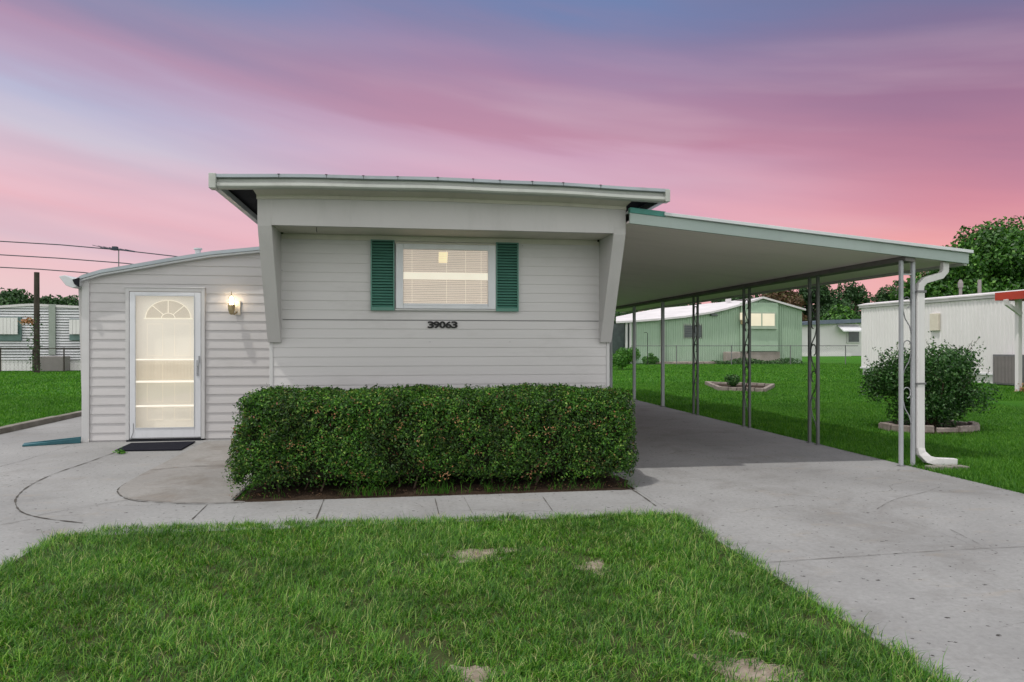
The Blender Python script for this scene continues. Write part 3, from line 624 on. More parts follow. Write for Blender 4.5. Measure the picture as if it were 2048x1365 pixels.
MB().box(gxa + .002, gxb - .002, WY - .026, WY - .012, mz0, mz1).build('meeting_rail', M['doorbar'], win, bevel=.002)
# no recess: a thin glowing sheet on the wall stands in for the room
bls = (MB(), MB()); nz = 30
for i in range(nz):
    z = gzb + (gzt - gzb) * (i + .5) / nz; bl = bls[z > mz0]
    if mz0 - .005 < z < mz1 + .005: continue
    sag = .0025 * math.sin(i * 1.7)
    n = 8
    for k in range(n):
        xa = gxa + .006 + (gxb - gxa - .012) * k / n; xb = gxa + .006 + (gxb - gxa - .012) * (k + 1) / n
        za = z + sag * math.sin(k * .9 + i); zc = z + sag * math.sin((k + 1) * .9 + i)
        bl.quad((xa, WY - .0135, za - .0045), (xb, WY - .0135, zc - .0045), (xb, WY - .0095, zc + .0052), (xa, WY - .0095, za + .0052))
for bl in bls: bl.build('blind', M['blind'], win, fix=False)
MB().box(gxa, gxb, WY - .0088, WY - .0078, gzb, gzt).build('room_glow', M['room'], win)
b = MB(); a = pl(877, 526, WY); c = pl(895.5, 505, WY); b.prism([(a[0], WY - .009, a[2]), (c[0] - .006, WY - .009, a[2]), (c[0], WY - .009, c[2]), (a[0] + .002, WY - .009, c[2])], (0, -.003, 0)); b.build('table_lamp', M['lampglow'], win)
b = MB()
for px in (824, 893, 931, 962): x = pl(px, 0, WY)[0]; b.tube([(x, WY - .0155, gzb + .01), (x, WY - .0155, mz0 - .003)], .0016, 5); b.tube([(x, WY - .0155, mz1 + .003), (x, WY - .0155, gzt - .005)], .0016, 5)
split(b, 'blind_cord', M['doorbar'], win)
MB().box(gxa + .001, gxb - .001, WY - .032, WY - .029, gzb, gzt).build('pane', M['glass'], win)
def shutter(x0, x1, z0, z1):
    b = MB(); ya, yb = WY - .044, WY - .006; s = .014
    b.box(x0, x0 + s, ya, yb, z0, z1); b.box(x1 - s, x1, ya, yb, z0, z1); b.box(x0 + s, x1 - s, ya + .002, yb, z1 - .012, z1); b.box(x0 + s, x1 - s, ya + .002, yb, z0, z0 + .035)
    n = 23; h = (z1 - z0 - .05) / n
    for i in range(n):
        z = z0 + .036 + i * h
        b.prism([(x0 + s, ya + .005, z), (x0 + s, ya + .003, z + .006), (x0 + s, ya + .022, z + h * .72), (x0 + s, ya + .024, z + h * .60)], (x1 - x0 - 2 * s, 0, 0))
    return b
for a, c, t, u in ((741.5, 789, 481.5, 621.5), (991.2, 1036.2, 487, 623.5)):
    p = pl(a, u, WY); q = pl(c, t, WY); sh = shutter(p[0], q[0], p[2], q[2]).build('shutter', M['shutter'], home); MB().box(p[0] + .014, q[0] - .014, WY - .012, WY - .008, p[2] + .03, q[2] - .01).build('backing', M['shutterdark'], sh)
# house number
cu = None
xs = [855.2, 866.6, 878.4, 890.6, 902.4]
for ch, px in zip("39063", xs):
    cu = bpy.data.curves.new('digit', 'FONT'); cu.body = '9' if ch == '6' else ch; cu.size = .078; cu.extrude = .006; cu.offset = .003; cu.space_character = .9
    ob = bpy.data.objects.new('digit_tmp', cu); COL.objects.link(ob); dg = bpy.context.evaluated_depsgraph_get(); dg.update()
    me = ob.evaluated_get(dg).to_mesh(); V = np.array([v.co[:] for v in me.vertices]); Fc = [tuple(p.vertices) for p in me.polygons]
    if ch == '6': V[:, :2] *= -1
    lo, hi = V.min(0), V.max(0); wd = .068; sc = wd / (hi[0] - lo[0]); p = pl(px, 657, WY)
    W = np.stack([p[0] + (V[:, 0] - lo[0]) * sc, WY - .014 - (V[:, 2]), p[2] + (V[:, 1] - lo[1]) * (.075 / (hi[1] - lo[1]))], 1)
    bpy.data.objects.remove(ob, do_unlink=True)
    mesh_obj('house_number', W, Fc, M['black'], home)
# small fixtures
p = pl(562, 464, 7.66); b = MB().lathe([(.012, -.02), (.016, -.01), (.016, .012), (.008, .018)], (p[0] + .01, p[1], p[2]), 10); b.box(p[0] - .008, p[0] + .02, 7.66, 7.71, p[2] - .005, p[2] + .006); b.build('floodlight', M['black'], home)
p = pl(1196.5, 482, 7.66); MB().lathe([(.008, -.014), (.012, -.006), (.012, .008), (.005, .012)], p, 10).build('cable_clip', M['black'], home)
p = pl(633, 461, 7.25); MB().tube([(p[0], p[1], p[2] + .03), (p[0], p[1], p[2] - .01), (p[0] + .006, p[1], p[2] - .02)], .003, 6).build('hook', M['black'], home)
b = MB()
for px, py in ((530, 447), (1201, 540), (1199, 598), (1202, 620), (564, 541), (711, 475), (1045, 492), (1168, 487), (1020, 684), (860, 684)): p = pl(px, py, WY - .012); b.lathe([(.003, -.003), (.0045, 0), (.003, .003)], p, 6)
split(b, 'screw', M['grey'], home)

# ================================================================== ENTRY ADDITION
AY = 10.53; AX0 = -4.357
annex = thing('entry_addition', 'low side addition with lapped grey siding, curved roof and glowing front door', 'building', (-2.9, AY, 0))
EDGE = [pl(x, y, AY - .09) for x, y in ((153, 557), (161.7, 551), (202, 539.5), (286, 525.5), (337, 516.5), (421, 503), (520.5, 493.5))]
ex = [e[0] for e in EDGE] + [WX0 - .01]; ez = [e[2] for e in EDGE] + [EDGE[-1][2] + (EDGE[-1][2] - EDGE[-2][2]) / (EDGE[-1][0] - EDGE[-2][0]) * (WX0 - .01 - EDGE[-1][0])]
def rz(x): return float(np.interp(x, ex, ez))
DX0, DX1 = pl(252.5, 0, AY)[0], pl(411, 0, AY)[0]; DZ = pl(330, 577.5, AY)[2]
REF = 2.053 - .1288 * 16
lim = lambda x: rz(x) - .055
w1 = siding(AX0 + .09, DX0, .02, 2.8, AY, .1288, .012, REF, lim, 10)
w1b = siding(DX0, DX1, DZ, 2.8, AY, .1288, .012, REF, lim, 10); w1c = siding(DX1, WX0 - .02, .02, 2.8, AY, .1288, .012, REF, lim, 14)
w1.v, w1.f = w1.v, w1.f; w1.add(w1b.v, w1b.f); w1.add(w1c.v, w1c.f); wall = w1.build('wall', M['siding'], annex, fix=False)
b = MB()
for xa, xb, za in ((AX0 + .005, DX0, 0), (DX0, DX1, DZ), (DX1, WX0 - .005, 0)):
    n = 8
    for i in range(n):
        a = xa + (xb - xa) * i / n; c = xa + (xb - xa) * (i + 1) / n; b.add([(a, AY + .003, za), (c, AY + .003, za), (c, AY + .003, rz(c) - .05), (a, AY + .003, rz(a) - .05), (a, AY + .1, za), (c, AY + .1, za), (c, AY + .1, rz(c) - .05), (a, AY + .1, rz(a) - .05)], [(0, 1, 2, 3), (7, 6, 5, 4), (0, 4, 5, 1), (3, 2, 6, 7)])
b.box(AX0 + .005, AX0 + .1, AY + .1, 16, 0, 2.2); b.box(AX0 + .1, WX0 - .005, 15.9, 16, 0, 2.2)
b.build('wall_backing', M['siding'], annex)
MB().prism([(AX0 - .004, AY - .03, 0), (AX0 + .092, AY - .03, 0), (AX0 + .092, AY - .03, rz(AX0 + .09) - .062), (AX0 - .004, AY - .03, rz(AX0) - .058)], (0, .12, 0)).build('corner_trim', M['trim'], annex, bevel=.004)
MB().prism([(AX0 - .10, AY + .10, 2.12), (AX0 - .006, AY + .10, 2.12), (AX0 - .006, AY + .10, 0.0), (AX0 - .04, AY + .10, 0.0)], (0, .5, 0)).build('side_wall', M['panel'], annex, bevel=.004)
def curved(name, za, zb, ya, yb, m, par, back=None, smooth=False):
    vs = []; xs = list(np.linspace(ex[0], ex[-1], 40)); b = MB()
    for x in xs: z = rz(x); vs += [(x, ya, z + za), (x, yb, z + za), (x, yb, z + zb), (x, ya, z + zb)]
    fs = [(4 * i + k, 4 * i + (k + 1) % 4, 4 * i + 4 + (k + 1) % 4, 4 * i + 4 + k) for i in range(39) for k in range(4)] + [(3, 2, 1, 0), (156, 157, 158, 159)]
    return b.add(vs, fs).build(name, m, par)
ar = curved('roof', -.028, 0, AY - .10, 16.1, M['roofedge'], annex)
curved('drip_edge', -.050, -.026, AY - .115, AY - .085, M['roofedge'], ar)
curved('rake_trim', -.078, -.052, AY - .095, AY + .0, M['roofpale'], ar)
curved('rake_soffit', -.050, -.030, AY - .084, AY + .1, M['soffit'], ar)
p = pl(396, 501, AY + .4); MB().lathe([(.04, -.08), (.04, .0), (.06, .01), (.06, .03), (.0, .035)], p, 12).build('vent_cap', M['roofpale'], ar)
gp = [pl(x, y, AY - .12) for x, y in ((117, 553), (129, 550.5), (144, 557), (158, 556.5), (158, 572), (145, 576.5), (131, 571))]
b = MB().prism(gp, (0, 5.4, 0)); ag = b.build('gutter', M['roofpale'], annex, bevel=.006)
b = MB(); q = [pl(x, y, AY - .125) for x, y in ((146, 560), (159, 556), (159, 575), (150, 569))]; b.prism(q, (0, -.02, 0)); b.build('gutter_outlet', M['dark'], ag)
# splash block
b = MB(); gA = [(-4.80, 10.28), (-4.36, 10.46), (-4.36, 10.62), (-4.78, 10.44)]
pA, pB = Vector((-4.98, 10.27, 0)), Vector((-4.37, 10.50, 0)); ax = (pB - pA).normalized(); nn = Vector((-ax.y, ax.x, 0))
for s0 in (-1, 1):
    b.prism([tuple(pA + nn * s0 * .10 + Vector((0, 0, .004))), tuple(pB + nn * s0 * .075 + Vector((0, 0, .004))), tuple(pB + nn * s0 * .075 + Vector((0, 0, .07))), tuple(pA + nn * s0 * .10 + Vector((0, 0, .025)))], nn * s0 * .016)
b.prism([tuple(pA + nn * -.10 + Vector((0, 0, .004))), tuple(pA + nn * .10 + Vector((0, 0, .004))), tuple(pB + nn * .075 + Vector((0, 0, .004))), tuple(pB + nn * -.075 + Vector((0, 0, .004)))], (0, 0, .02))
tag(b.build('splash_block', M['teal'], bevel=.003), 'teal plastic splash block on the concrete at the corner of the entry addition', 'splash block')

# door: frame, storm door, inner door
fr = MB(); fy0, fy1 = AY - .035, AY + .10; fw = .048
fr.box(DX0, DX0 + fw, fy0, fy1, 0.02, DZ); fr.box(DX1 - fw, DX1, fy0, fy1, 0.02, DZ); fr.box(DX0 + fw, DX1 - fw, fy0, fy1, DZ - .045, DZ)
frame = fr.build('door_frame', M['trim'], annex, bevel=.004)
MB().box(DX0 - .012, DX1 + .006, fy0 - .008, fy0 + .04, DZ + .001, DZ + .02).build('drip_cap', M['trim'], frame, bevel=.003)
MB().box(DX0 + .02, DX1 - .02, AY - .06, AY + .08, .0, .022).build('threshold', M['dark'], frame)
sx0, sx1 = DX0 + fw + .006, DX1 - fw - .006; sz0, sz1 = .035, DZ - .052
hx0, hx1 = pl(271.5, 0, AY)[0], pl(390.5, 0, AY)[0]; hz1 = pl(330, 591.5, AY)[2]; hz0 = pl(330, 856, AY)[2]
b = MB(); ya, yb = AY - .032, AY - .002
b.box(sx0, hx0, ya, yb, sz0, sz1); b.box(hx1, sx1, ya, yb, sz0, sz1); b.box(hx0, hx1, ya, yb, hz1, sz1); b.box(hx0, hx1, ya, yb, sz0, hz0)
sdoor = b.build('storm_door', M['white'], annex, bevel=.004)
b = MB(); e = .009
b.box(hx0, hx0 + e, ya - .006, ya + .01, hz0, hz1); b.box(hx1 - e, hx1, ya - .006, ya + .01, hz0, hz1); b.box(hx0 + e, hx1 - e, ya - .006, ya + .01, hz1 - e, hz1); b.box(hx0 + e, hx1 - e, ya - .006, ya + .01, hz0, hz0 + e)
b.build('glazing_bead', M['roofpale'], sdoor)
for py, t in ((719.5, .009), (763.5, .014), (812, .012)):
    z = pl(330, py, AY)[2]; MB().box(hx0 + e, hx1 - e, ya + .004, ya + .02, z - t / 1.0, z + t / 1.0).build('glazing_bar', M['doorbar'], sdoor, bevel=.002)
MB().box(hx0 + e, hx1 - e, ya + .012, ya + .016, hz0 + e, hz1 - e).build('pane', M['glass'], sdoor)
xh = (hx1 + sx1) / 2; zh = 1.0
b = MB().box(xh - .016, xh + .016, ya - .008, ya, zh - .10, zh + .12); b.tube([(xh, ya - .006, zh + .04), (xh, ya - .045, zh + .04), (xh, ya - .05, zh - .07), (xh, ya - .006, zh - .07)], .006, 7); b.box(xh + .012, xh + .026, ya - .02, ya, zh + .08, zh + .18)
b.build('handle', M['postw'], sdoor)
b = MB().box(sx0 + .004, sx1 - .004, ya - .004, ya, sz0 + .008, sz0 + .014); b.tube([(hx0 - .018, ya - .003, .25), (hx0 - .022, ya - .003, .12), (hx0 - .05, ya - .003, .05)], .003, 5); b.build('sweep', M['grey'], sdoor)
b = MB(); IY = AY + .075
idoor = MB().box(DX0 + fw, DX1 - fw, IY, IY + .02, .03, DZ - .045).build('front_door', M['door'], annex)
def arc(cx, cz, rx, rzz, a0, a1, n=20): return [(cx + rx * math.cos(a0 + (a1 - a0) * i / n), IY, cz + rzz * math.sin(a0 + (a1 - a0) * i / n)) for i in range(n + 1)]
fc = pl(337, 637, IY); rx = 43 / F * 9.95; rzz = 36 / F * 9.95
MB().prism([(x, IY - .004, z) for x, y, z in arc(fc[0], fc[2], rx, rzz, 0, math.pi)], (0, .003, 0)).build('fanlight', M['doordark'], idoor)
b = MB(); pt = [(x, IY - .010, z) for x, y, z in arc(fc[0], fc[2], rx, rzz, 0, math.pi)]; b.tube(pt, .007, 6)
b.tube([(x, IY - .010, z) for x, y, z in arc(fc[0], fc[2], rx * .30, rzz * .28, 0, math.pi)], .006, 6)
b.box(fc[0] - rx - .02, fc[0] + rx + .02, IY - .014, IY - .005, fc[2] - .013, fc[2] + .004)
for a in (45, 90, 135): b.tube([(fc[0] + rx * .3 * math.cos(R(a)), IY - .010, fc[2] + rzz * .28 * math.sin(R(a))), (fc[0] + rx * math.cos(R(a)), IY - .010, fc[2] + rzz * math.sin(R(a)))], .006, 6)
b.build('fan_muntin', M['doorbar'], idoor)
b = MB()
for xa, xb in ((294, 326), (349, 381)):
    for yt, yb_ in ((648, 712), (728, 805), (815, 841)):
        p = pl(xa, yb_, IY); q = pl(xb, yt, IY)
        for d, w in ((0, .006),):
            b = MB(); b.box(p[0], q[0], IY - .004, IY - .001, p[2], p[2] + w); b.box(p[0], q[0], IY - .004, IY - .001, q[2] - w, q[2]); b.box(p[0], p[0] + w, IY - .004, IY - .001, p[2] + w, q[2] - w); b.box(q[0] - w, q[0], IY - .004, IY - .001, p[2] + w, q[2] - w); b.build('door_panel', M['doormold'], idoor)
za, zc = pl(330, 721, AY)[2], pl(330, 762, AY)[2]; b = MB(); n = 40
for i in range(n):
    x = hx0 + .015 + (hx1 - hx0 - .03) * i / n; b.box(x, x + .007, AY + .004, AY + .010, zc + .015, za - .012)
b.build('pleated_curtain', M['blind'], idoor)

# wall lamp
lp = pl(463, 610, AY - .12); lamp = thing('wall_lamp', 'lit glass and brass jar lamp on the siding right of the front door', 'wall lamp', (lp[0], AY - .02, lp[2]))
q = pl(476, 620, AY - .02); MB().box(q[0] - .045, q[0] + .035, AY - .034, AY - .016, q[2] - .075, q[2] + .12).build('back_plate', M['cream'], lamp, bevel=.004)
c = (lp[0], AY - .12, lp[2]); MB().lathe([(.012, -.14), (.03, -.12), (.045, -.07), (.05, -.005), (.05, .0), (.0, .0)], c, 14).build('lamp_base', M['brass'], lamp, smooth=False)
MB().tube([(q[0] - .01, AY - .03, q[2] - .03), (q[0] - .04, AY - .08, q[2] - .07), (c[0] + .01, AY - .10, c[2] - .10)], .010, 8).build('arm', M['brass'], lamp, smooth=True)
MB().lathe([(.02, .002), (.028, .03), (.028, .07), (.018, .10), (.004, .115)], c, 12).build('bulb', M['bulb'], lamp, smooth=True)
MB().lathe([(.046, .001), (.046, .08), (.036, .115), (.015, .135), (.003, .14)], c, 14).build('glass_jar', M['jar'], lamp, smooth=True)
MB().lathe([(.012, .138), (.006, .15), (.004, .185), (.001, .19)], c, 8).build('finial', M['brass'], lamp)

# door mat
md = [G(x, y) for x, y in ((229, 905), (248, 889.5), (391, 885.5), (366, 901.5), (232, 906))]
md = [G(229, 904), G(262, 889), G(391, 885.5), G(362, 902)]
b = MB().prism([(x, y, .006) for x, y in md], (0, 0, .014)); tag(b.build('door_mat', M['rubber'], bevel=.004), 'black rubber mat on the concrete below the front door', 'door mat')
wx, wy = G(243, 908); V, Fc = leaf_mesh(np.array([(wx + RNG.normal(0, .035), wy + RNG.normal(0, .03), abs(RNG.normal(0, .02)) + .01) for _ in range(60)]), np.tile([0, 0, 1.], (60, 1)), .035)
tag(mesh_obj('weed', V, Fc, M['brightbush']), 'small bright green weed in the joint at the left end of the door mat', 'weed')

# ================================================================== CARPORT
CX0, CX1, CY0, CY1 = 2.292, 6.18, 7.03, 19.6
def cz(x): return 2.60 - (x - 2.285) * .0899
cp = thing('carport', 'long flat carport with pale green edge sloping down over the driveway', 'carport', (4.3, 13, 0))
def slopebox(x0, x1, y0, y1, a, c): 
    return MB().add([(x0, y0, cz(x0) + a), (x1, y0, cz(x1) + a), (x1, y1, cz(x1) + a), (x0, y1, cz(x0) + a), (x0, y0, cz(x0) + c), (x1, y0, cz(x1) + c), (x1, y1, cz(x1) + c), (x0, y1, cz(x0) + c)],
                    [(3, 2, 1, 0), (4, 5, 6, 7), (0, 1, 5, 4), (1, 2, 6, 5), (2, 3, 7, 6), (3, 0, 4, 7)])
slopebox(CX0, CX1, CY0 + .03, CY1, .105, .125).build('roof', M['roofpale'], cp)
b = MB(); y = CY0 + .034; 
while y < CY1 - .3:
    s = slopebox(CX0 + .001, CX1 - .03, y, y + .3015, .0, .012); b.add(s.v, s.f); y += .3045
s = slopebox(CX0 + .002, CX1 - .031, CY0 + .034, CY1 - .01, .0125, .02); b.add(s.v, s.f)
b.build('ceiling', M['ceiling'], cp)
fa = slopebox(CX0, CX1 + .01, CY0 - .0, CY0 + .03, -.012, .102).build('fascia', M['fasciagreen'], cp, bevel=.003)
slopebox(CX0 + .36, CX1 + .04, CY0 - .035, CY0 + .06, .104, .138).build('drip_edge', M['roofpale'], fa, bevel=.003)
slopebox(CX0, CX0 + .38, CY0 - .012, CY0 + .06, .095, .150).build('flashing', M['tealtrim'], fa, bevel=.003)
slopebox(CX1 - .028, CX1 + .012, CY0 + .031, CY1, -.03, .10).build('side_gutter', M['gutter'], cp)
slopebox(5.44, 5.56, CY0 + .035, CY1 - .1, -.055, -.001).build('beam', M['beam'], cp)
b = MB().rsweep([(5.97, 7.125, 2.26), (5.965, 7.125, 2.16), (5.92, 7.125, 2.11), (5.72, 7.125, 2.055), (5.665, 7.125, 2.0), (5.655, 7.125, 1.92)], .075, .06); b.rsweep([(5.655, 7.125, 1.935), (5.655, 7.125, .20), (5.665, 7.115, .14), (5.72, 7.085, .075), (5.80, 7.06, .05), (6.04, 7.05, .035)], .088, .07)
dsp = b.build('downspout', M['pipe'], cp, bevel=.006)
b = MB(); b.box(5.60, 5.71, 7.08, 7.17, 1.915, 1.94); b.box(5.60, 5.71, 7.083, 7.167, .9, .92); split(b, 'pipe_strap', M['grey'], dsp)
# posts
def scroll(b, z, flip, axis, s=.055):
    pts = []
    for i in range(16):
        a = -math.pi * .1 + i / 15 * math.pi * 1.55; r = s * (1 - .28 * i / 15); pts.append((math.cos(a) * r * flip, math.sin(a) * r * 1.35))
    tail = [(pts[0][0] * 1.0, -.06), (pts[0][0] * .45, -.17), (-pts[0][0] * .55, -.25), (-pts[0][0], -.33)]
    P = list(reversed(tail)) + pts
    b.tube([((u, 0, z + w) if axis == 'x' else (0, u, z + w)) for u, w in P], .0055 if axis == 'x' else .008, 6)
def trellis(axis, h, m, label, L):
    t = thing('carport_post', label, 'post', (0, 0, 0), 'posts along the outer side of the carport')
    g = .072 if axis == 'x' else .098; q = .018
    for s in (-1, 1):
        b = MB()
        b.box(s * g - q, s * g + q, -q, q, -.01, h) if axis == 'x' else b.box(-q, q, s * g - q, s * g + q, -.01, h)
        b.build('upright', m, t, bevel=.003)
    b = MB()
    for zz, fl in (((1.80, -1), (1.32, 1), (.80, -1)) if axis == 'x' else ((1.98, 1), (1.62, -1), (1.26, 1), (.90, -1), (.54, 1))): scroll(b, zz, fl, axis, .055 if axis == 'x' else .068); split(b, 'scrollwork', m, t)
    b = MB()
    for s in (-1, 1):
        x, y = (s * g, 0) if axis == 'x' else (0, s * g); b.box(x - .03, x + .03, y - .03, y + .03, .0, .008)
    split(b, 'foot_plate', M['grey'], t)
    b = MB(); e = g - q
    b.box(-e, e, -.006, .006, h - .16, h - .145) if axis == 'x' else b.box(-.006, .006, -e, e, h - .16, h - .145)
    b.build('cross_bar', m, t); return t
tp = trellis('x', 2.27, M['postw'], 'scrollwork post pair at the front corner of the carport beside the white downspout', 0); tp.location = (5.505, 7.125, 0)
t2 = trellis('y', 2.255, M['post'], 'nearest scrollwork post behind the corner post, standing at the edge of the driveway', 0); t2.location = (5.47, 8.88, 0)
lab = {10.82: 'scrollwork post crossing the lit window of the green house', 12.86: 'scrollwork post farthest from the street, between the plain posts and the others'}
for y, l in lab.items():
    c = copy_tree(t2); c.location = (5.49, y, 0); c['label'] = l
sp_ = thing('carport_post', 'plain square carport post nearest the scrollwork posts', 'post', (0, 0, 0), 'posts along the outer side of the carport')
MB().box(-.033, .033, -.028, .028, -.01, 2.255).build('upright', M['postw'], sp_, bevel=.004); MB().box(-.055, .055, -.045, .045, 0, .01).build('foot_plate', M['grey'], sp_); sp_.location = (5.51, 14.65, 0)
for y, l in ((16.6, 'second plain carport post, right of the one at the house corner'), (18.55, 'farthest plain carport post, seen just right of the house corner')):
    c = copy_tree(sp_); c.location = (5.52, y, 0); c['label'] = l
b = MB(); 
for k in range(5): b.box(5.60 + k * .085, 5.68 + k * .085, 6.86 - .01 * k, 6.98 - .01 * k, -.02, .03 + .006 * (k % 2))
tag(b.build('edging_stone', M['curb'], bevel=.01), 'dark pebbly edging stones beside the foot of the carport downspout', 'stone edging')

# ================================================================== HEDGE
def make_hedge():
    t = thing('hedge', 'long clipped boxwood hedge in front of the grey mobile home', 'hedge', (.34, 6.9, 0))
    X0, X1, Y0, Y1, Z0, Z1 = -1.49, 2.16, 6.415, 7.42, .06, .885
    cx, cy, cz_ = (X0 + X1) / 2, (Y0 + Y1) / 2, (Z0 + Z1) / 2; hx, hy, hz = (X1 - X0) / 2, (Y1 - Y0) / 2, (Z1 - Z0) / 2
    def surf(n):
        areas = np.array([hx * hz * 1.5, hx * hz * .35, hx * hy * 1.4, hy * hz * 1.3, hy * hz * 1.6, hx * hy * .3]); k = RNG.choice(6, n, p=areas / areas.sum())
        a = RNG.uniform(-1, 1, n); c = RNG.uniform(-1, 1, n); u = np.zeros((n, 3)); N = np.zeros((n, 3))
        for i, (ax, s) in enumerate(((1, -1), (1, 1), (2, 1), (0, -1), (0, 1), (2, -1))):
            m = k == i; o = [q for q in (0, 1, 2) if q != ax]; u[m, ax] = s; u[m, o[0]] = a[m]; u[m, o[1]] = c[m]; N[m, ax] = s
        P = u * np.array([hx, hy, hz]); rr = .13; Q = np.clip(P, [-hx + rr, -hy + rr, -hz + rr], [hx - rr, hy - rr, hz - rr]); D = P - Q; ln = np.linalg.norm(D, axis=1)[:, None] + 1e-9; N = D / ln; P = Q + N * rr
        return P, N
    n = 150000; P, N = surf(n); W = P + np.array([cx, cy, cz_])
    taper = 1 - .035 * (P[:, 2] / hz); P[:, 0] *= 1 - .028 * (P[:, 2] / hz + .2) * (P[:, 0] < 0) ; P[:, 1] *= 1 - .05 * (P[:, 2] / hz)
    d = .034 * fbm(W[:, 0], W[:, 1], W[:, 2], 2.6, 0.3) + .030 * fbm(W[:, 0], W[:, 1], W[:, 2], 7.0, 2.0)
    depth = RNG.random(n) ** 1.5 * .13; keep = RNG.random(n) > .85 * np.clip(fbm(W[:, 0], W[:, 1], W[:, 2], 4.3, 5.0) * 2.2 - .25, 0, 1) * (depth < .085)
    P = P + N * (d - depth + .02)[:, None] + np.array([cx, cy, cz_])
    low = np.clip((.34 - P[:, 2]) / .26, 0, 1); P[:, 1] += .10 * low ** 1.5 * (P[:, 1] < cy) * (.55 + .45 * np.sin(P[:, 0] * 2.1 + 1)); bot = P[:, 2] < .17 + .05 * np.sin(P[:, 0] * 6) ; keep &= ~(bot & (RNG.random(n) < .75)); keep &= P[:, 2] > .02
    P, N = P[keep], N[keep]
    V, Fc = leaf_mesh(P, N + np.array([0, 0, .4]), .0250 * RNG.uniform(.7, 1.3, len(P)), .46, .85)
    V2 = V.reshape(-1, 4, 3); mesh_obj('foliage', V, Fc, M['hedge'], t)
    # sprigs standing up from the clipped top and out from the face
    sp = []; sn = []
    for _ in range(420):
        x = random.uniform(X0 + .1, X1 - .1); y = random.uniform(Y0 + .05, Y1 - .05); z = Z1 + .03 * float(fbm(np.array([x]), np.array([y]), np.array([Z1]), 2.6, .3)[0]); h = random.uniform(.015, .055) * (1.5 if x < X0 + .5 and random.random() < .3 else 1)
        lx, ly = random.gauss(0, .25), random.gauss(0, .25)
        for k in range(9): tt = k / 8; sp.append((x + lx * h * tt + random.gauss(0, .006), y + ly * h * tt + random.gauss(0, .006), z + h * tt)); sn.append((random.gauss(0, 1), random.gauss(0, 1), .3))
    for _ in range(170):
        x = random.uniform(X0 + .05, X1 - .05); z = random.uniform(.25, Z1 - .1)
        for k in range(8): tt = k / 7; sp.append((x + .02 * tt * random.gauss(0, 1), Y0 - .0 - .04 * tt, z + .03 * tt + random.gauss(0, .01))); sn.append((random.gauss(0, 1), -1, .5))
    V, Fc = leaf_mesh(np.array(sp), np.array(sn), .023, .45, .6); mesh_obj('sprigs', V, Fc, M['hedge'], t)
    # dead clusters
    dp = []
    for _ in range(48):
        x = random.uniform(X0 + .2, X1 - .1); z = random.choice([random.uniform(.12, .5), random.uniform(.5, .82)]); y = Y0 - .01
        for k in range(random.randint(4, 11)): dp.append((x + random.gauss(0, .022), y + random.gauss(0, .012), z + random.gauss(0, .022)))
    V, Fc = leaf_mesh(np.array(dp), np.tile([0, -1., 0], (len(dp), 1)), .020, .45, .8); mesh_obj('dead_leaves', V, Fc, M['dead'], t)
    # ferny grass blades at the foot
    n = 420; cl = RNG.choice(30, n); cxs = RNG.uniform(X0, X1, 30); X = cxs[cl] + RNG.normal(0, .035, n); Y = Y0 - .02 + RNG.normal(0, .035, n)
    V, Fc = blades(X, np.clip(Y, 6.37, 6.55), np.full(n, .01), RNG.uniform(.04, .19, n), RNG.uniform(.003, .006, n), RNG.uniform(3.0, 6.4, n), RNG.uniform(.5, .98, n)); mesh_obj('undergrowth', V, Fc, M['brightbush'], t)
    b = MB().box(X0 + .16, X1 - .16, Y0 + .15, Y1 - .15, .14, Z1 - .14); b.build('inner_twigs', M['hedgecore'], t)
    b = MB()
    for i in range(34):
        x = random.uniform(X0 + .1, X1 - .1); y = random.uniform(Y0 + .12, Y1 - .2); b.tube(limb_path((x, y, 0), (x + random.gauss(0, .08), y + random.gauss(0, .05), .4), .1, 4), .010, 5, .006)
    split(b, 'stem', M['bark'], t)
make_hedge()
# leaf litter along the bed edge
n = 500; X = RNG.uniform(-1.5, 2.15, n); Y = 6.37 + abs(RNG.normal(0, .09, n)); V, Fc = leaf_mesh(np.stack([X, Y, RNG.uniform(.02, .045, n)], 1), np.tile([0, 0, 1.], (n, 1)), .018, .5, .5)
tag(mesh_obj('leaf_litter', V, Fc, M['litter'], base=(.3, 6.4, 0)), 'brown fallen leaves along the foot of the clipped hedge', 'leaf litter', kind='stuff')

# ================================================================== RIGHT LAWN
bx, by = 8.24, 10.18
random.seed(3)
blobs = [(bx + random.uniform(-.64, .64), by + random.uniform(-.55, .55), random.uniform(.46, 1.10), .30, .30, .26) for _ in range(22)] + [(bx + random.uniform(-.4, .4), by + random.uniform(-.35, .35), random.uniform(.26, .55), .28, .28, .24) for _ in range(12)] + [(bx, by, .62, .6, .55, .30), (bx - .55, by, .75, .28, .28, .2), (bx + .62, by, .58, .26, .26, .2), (bx, by, .38, .26, .26, .2)]
stems = [(b_[0], b_[1], b_[2] + .12) for b_ in blobs]
bush('round_bush', 'large dark green bush growing in the stone ringed bed behind the carport downspout', bx, by, blobs, M['bush'], 30000, .045, stems, sprigs=200)
V = []
def ring_stones(cx, cy, rx, ry, n, h, mb, x0=-9, gap=.015):
    for k in range(n):
        a0 = 2 * math.pi * k / n; a1 = 2 * math.pi * (k + .92) / n; hh = h * random.uniform(.5, 1.2); q = []
        for a, s in ((a0, 1), (a1, 1), (a1, .86), (a0, .86)): q.append((cx + rx * s * math.cos(a) + random.uniform(-.01, .01), cy + ry * s * math.sin(a) + random.uniform(-.01, .01), -.03))
        mb.prism(q, (0, 0, hh + .03))
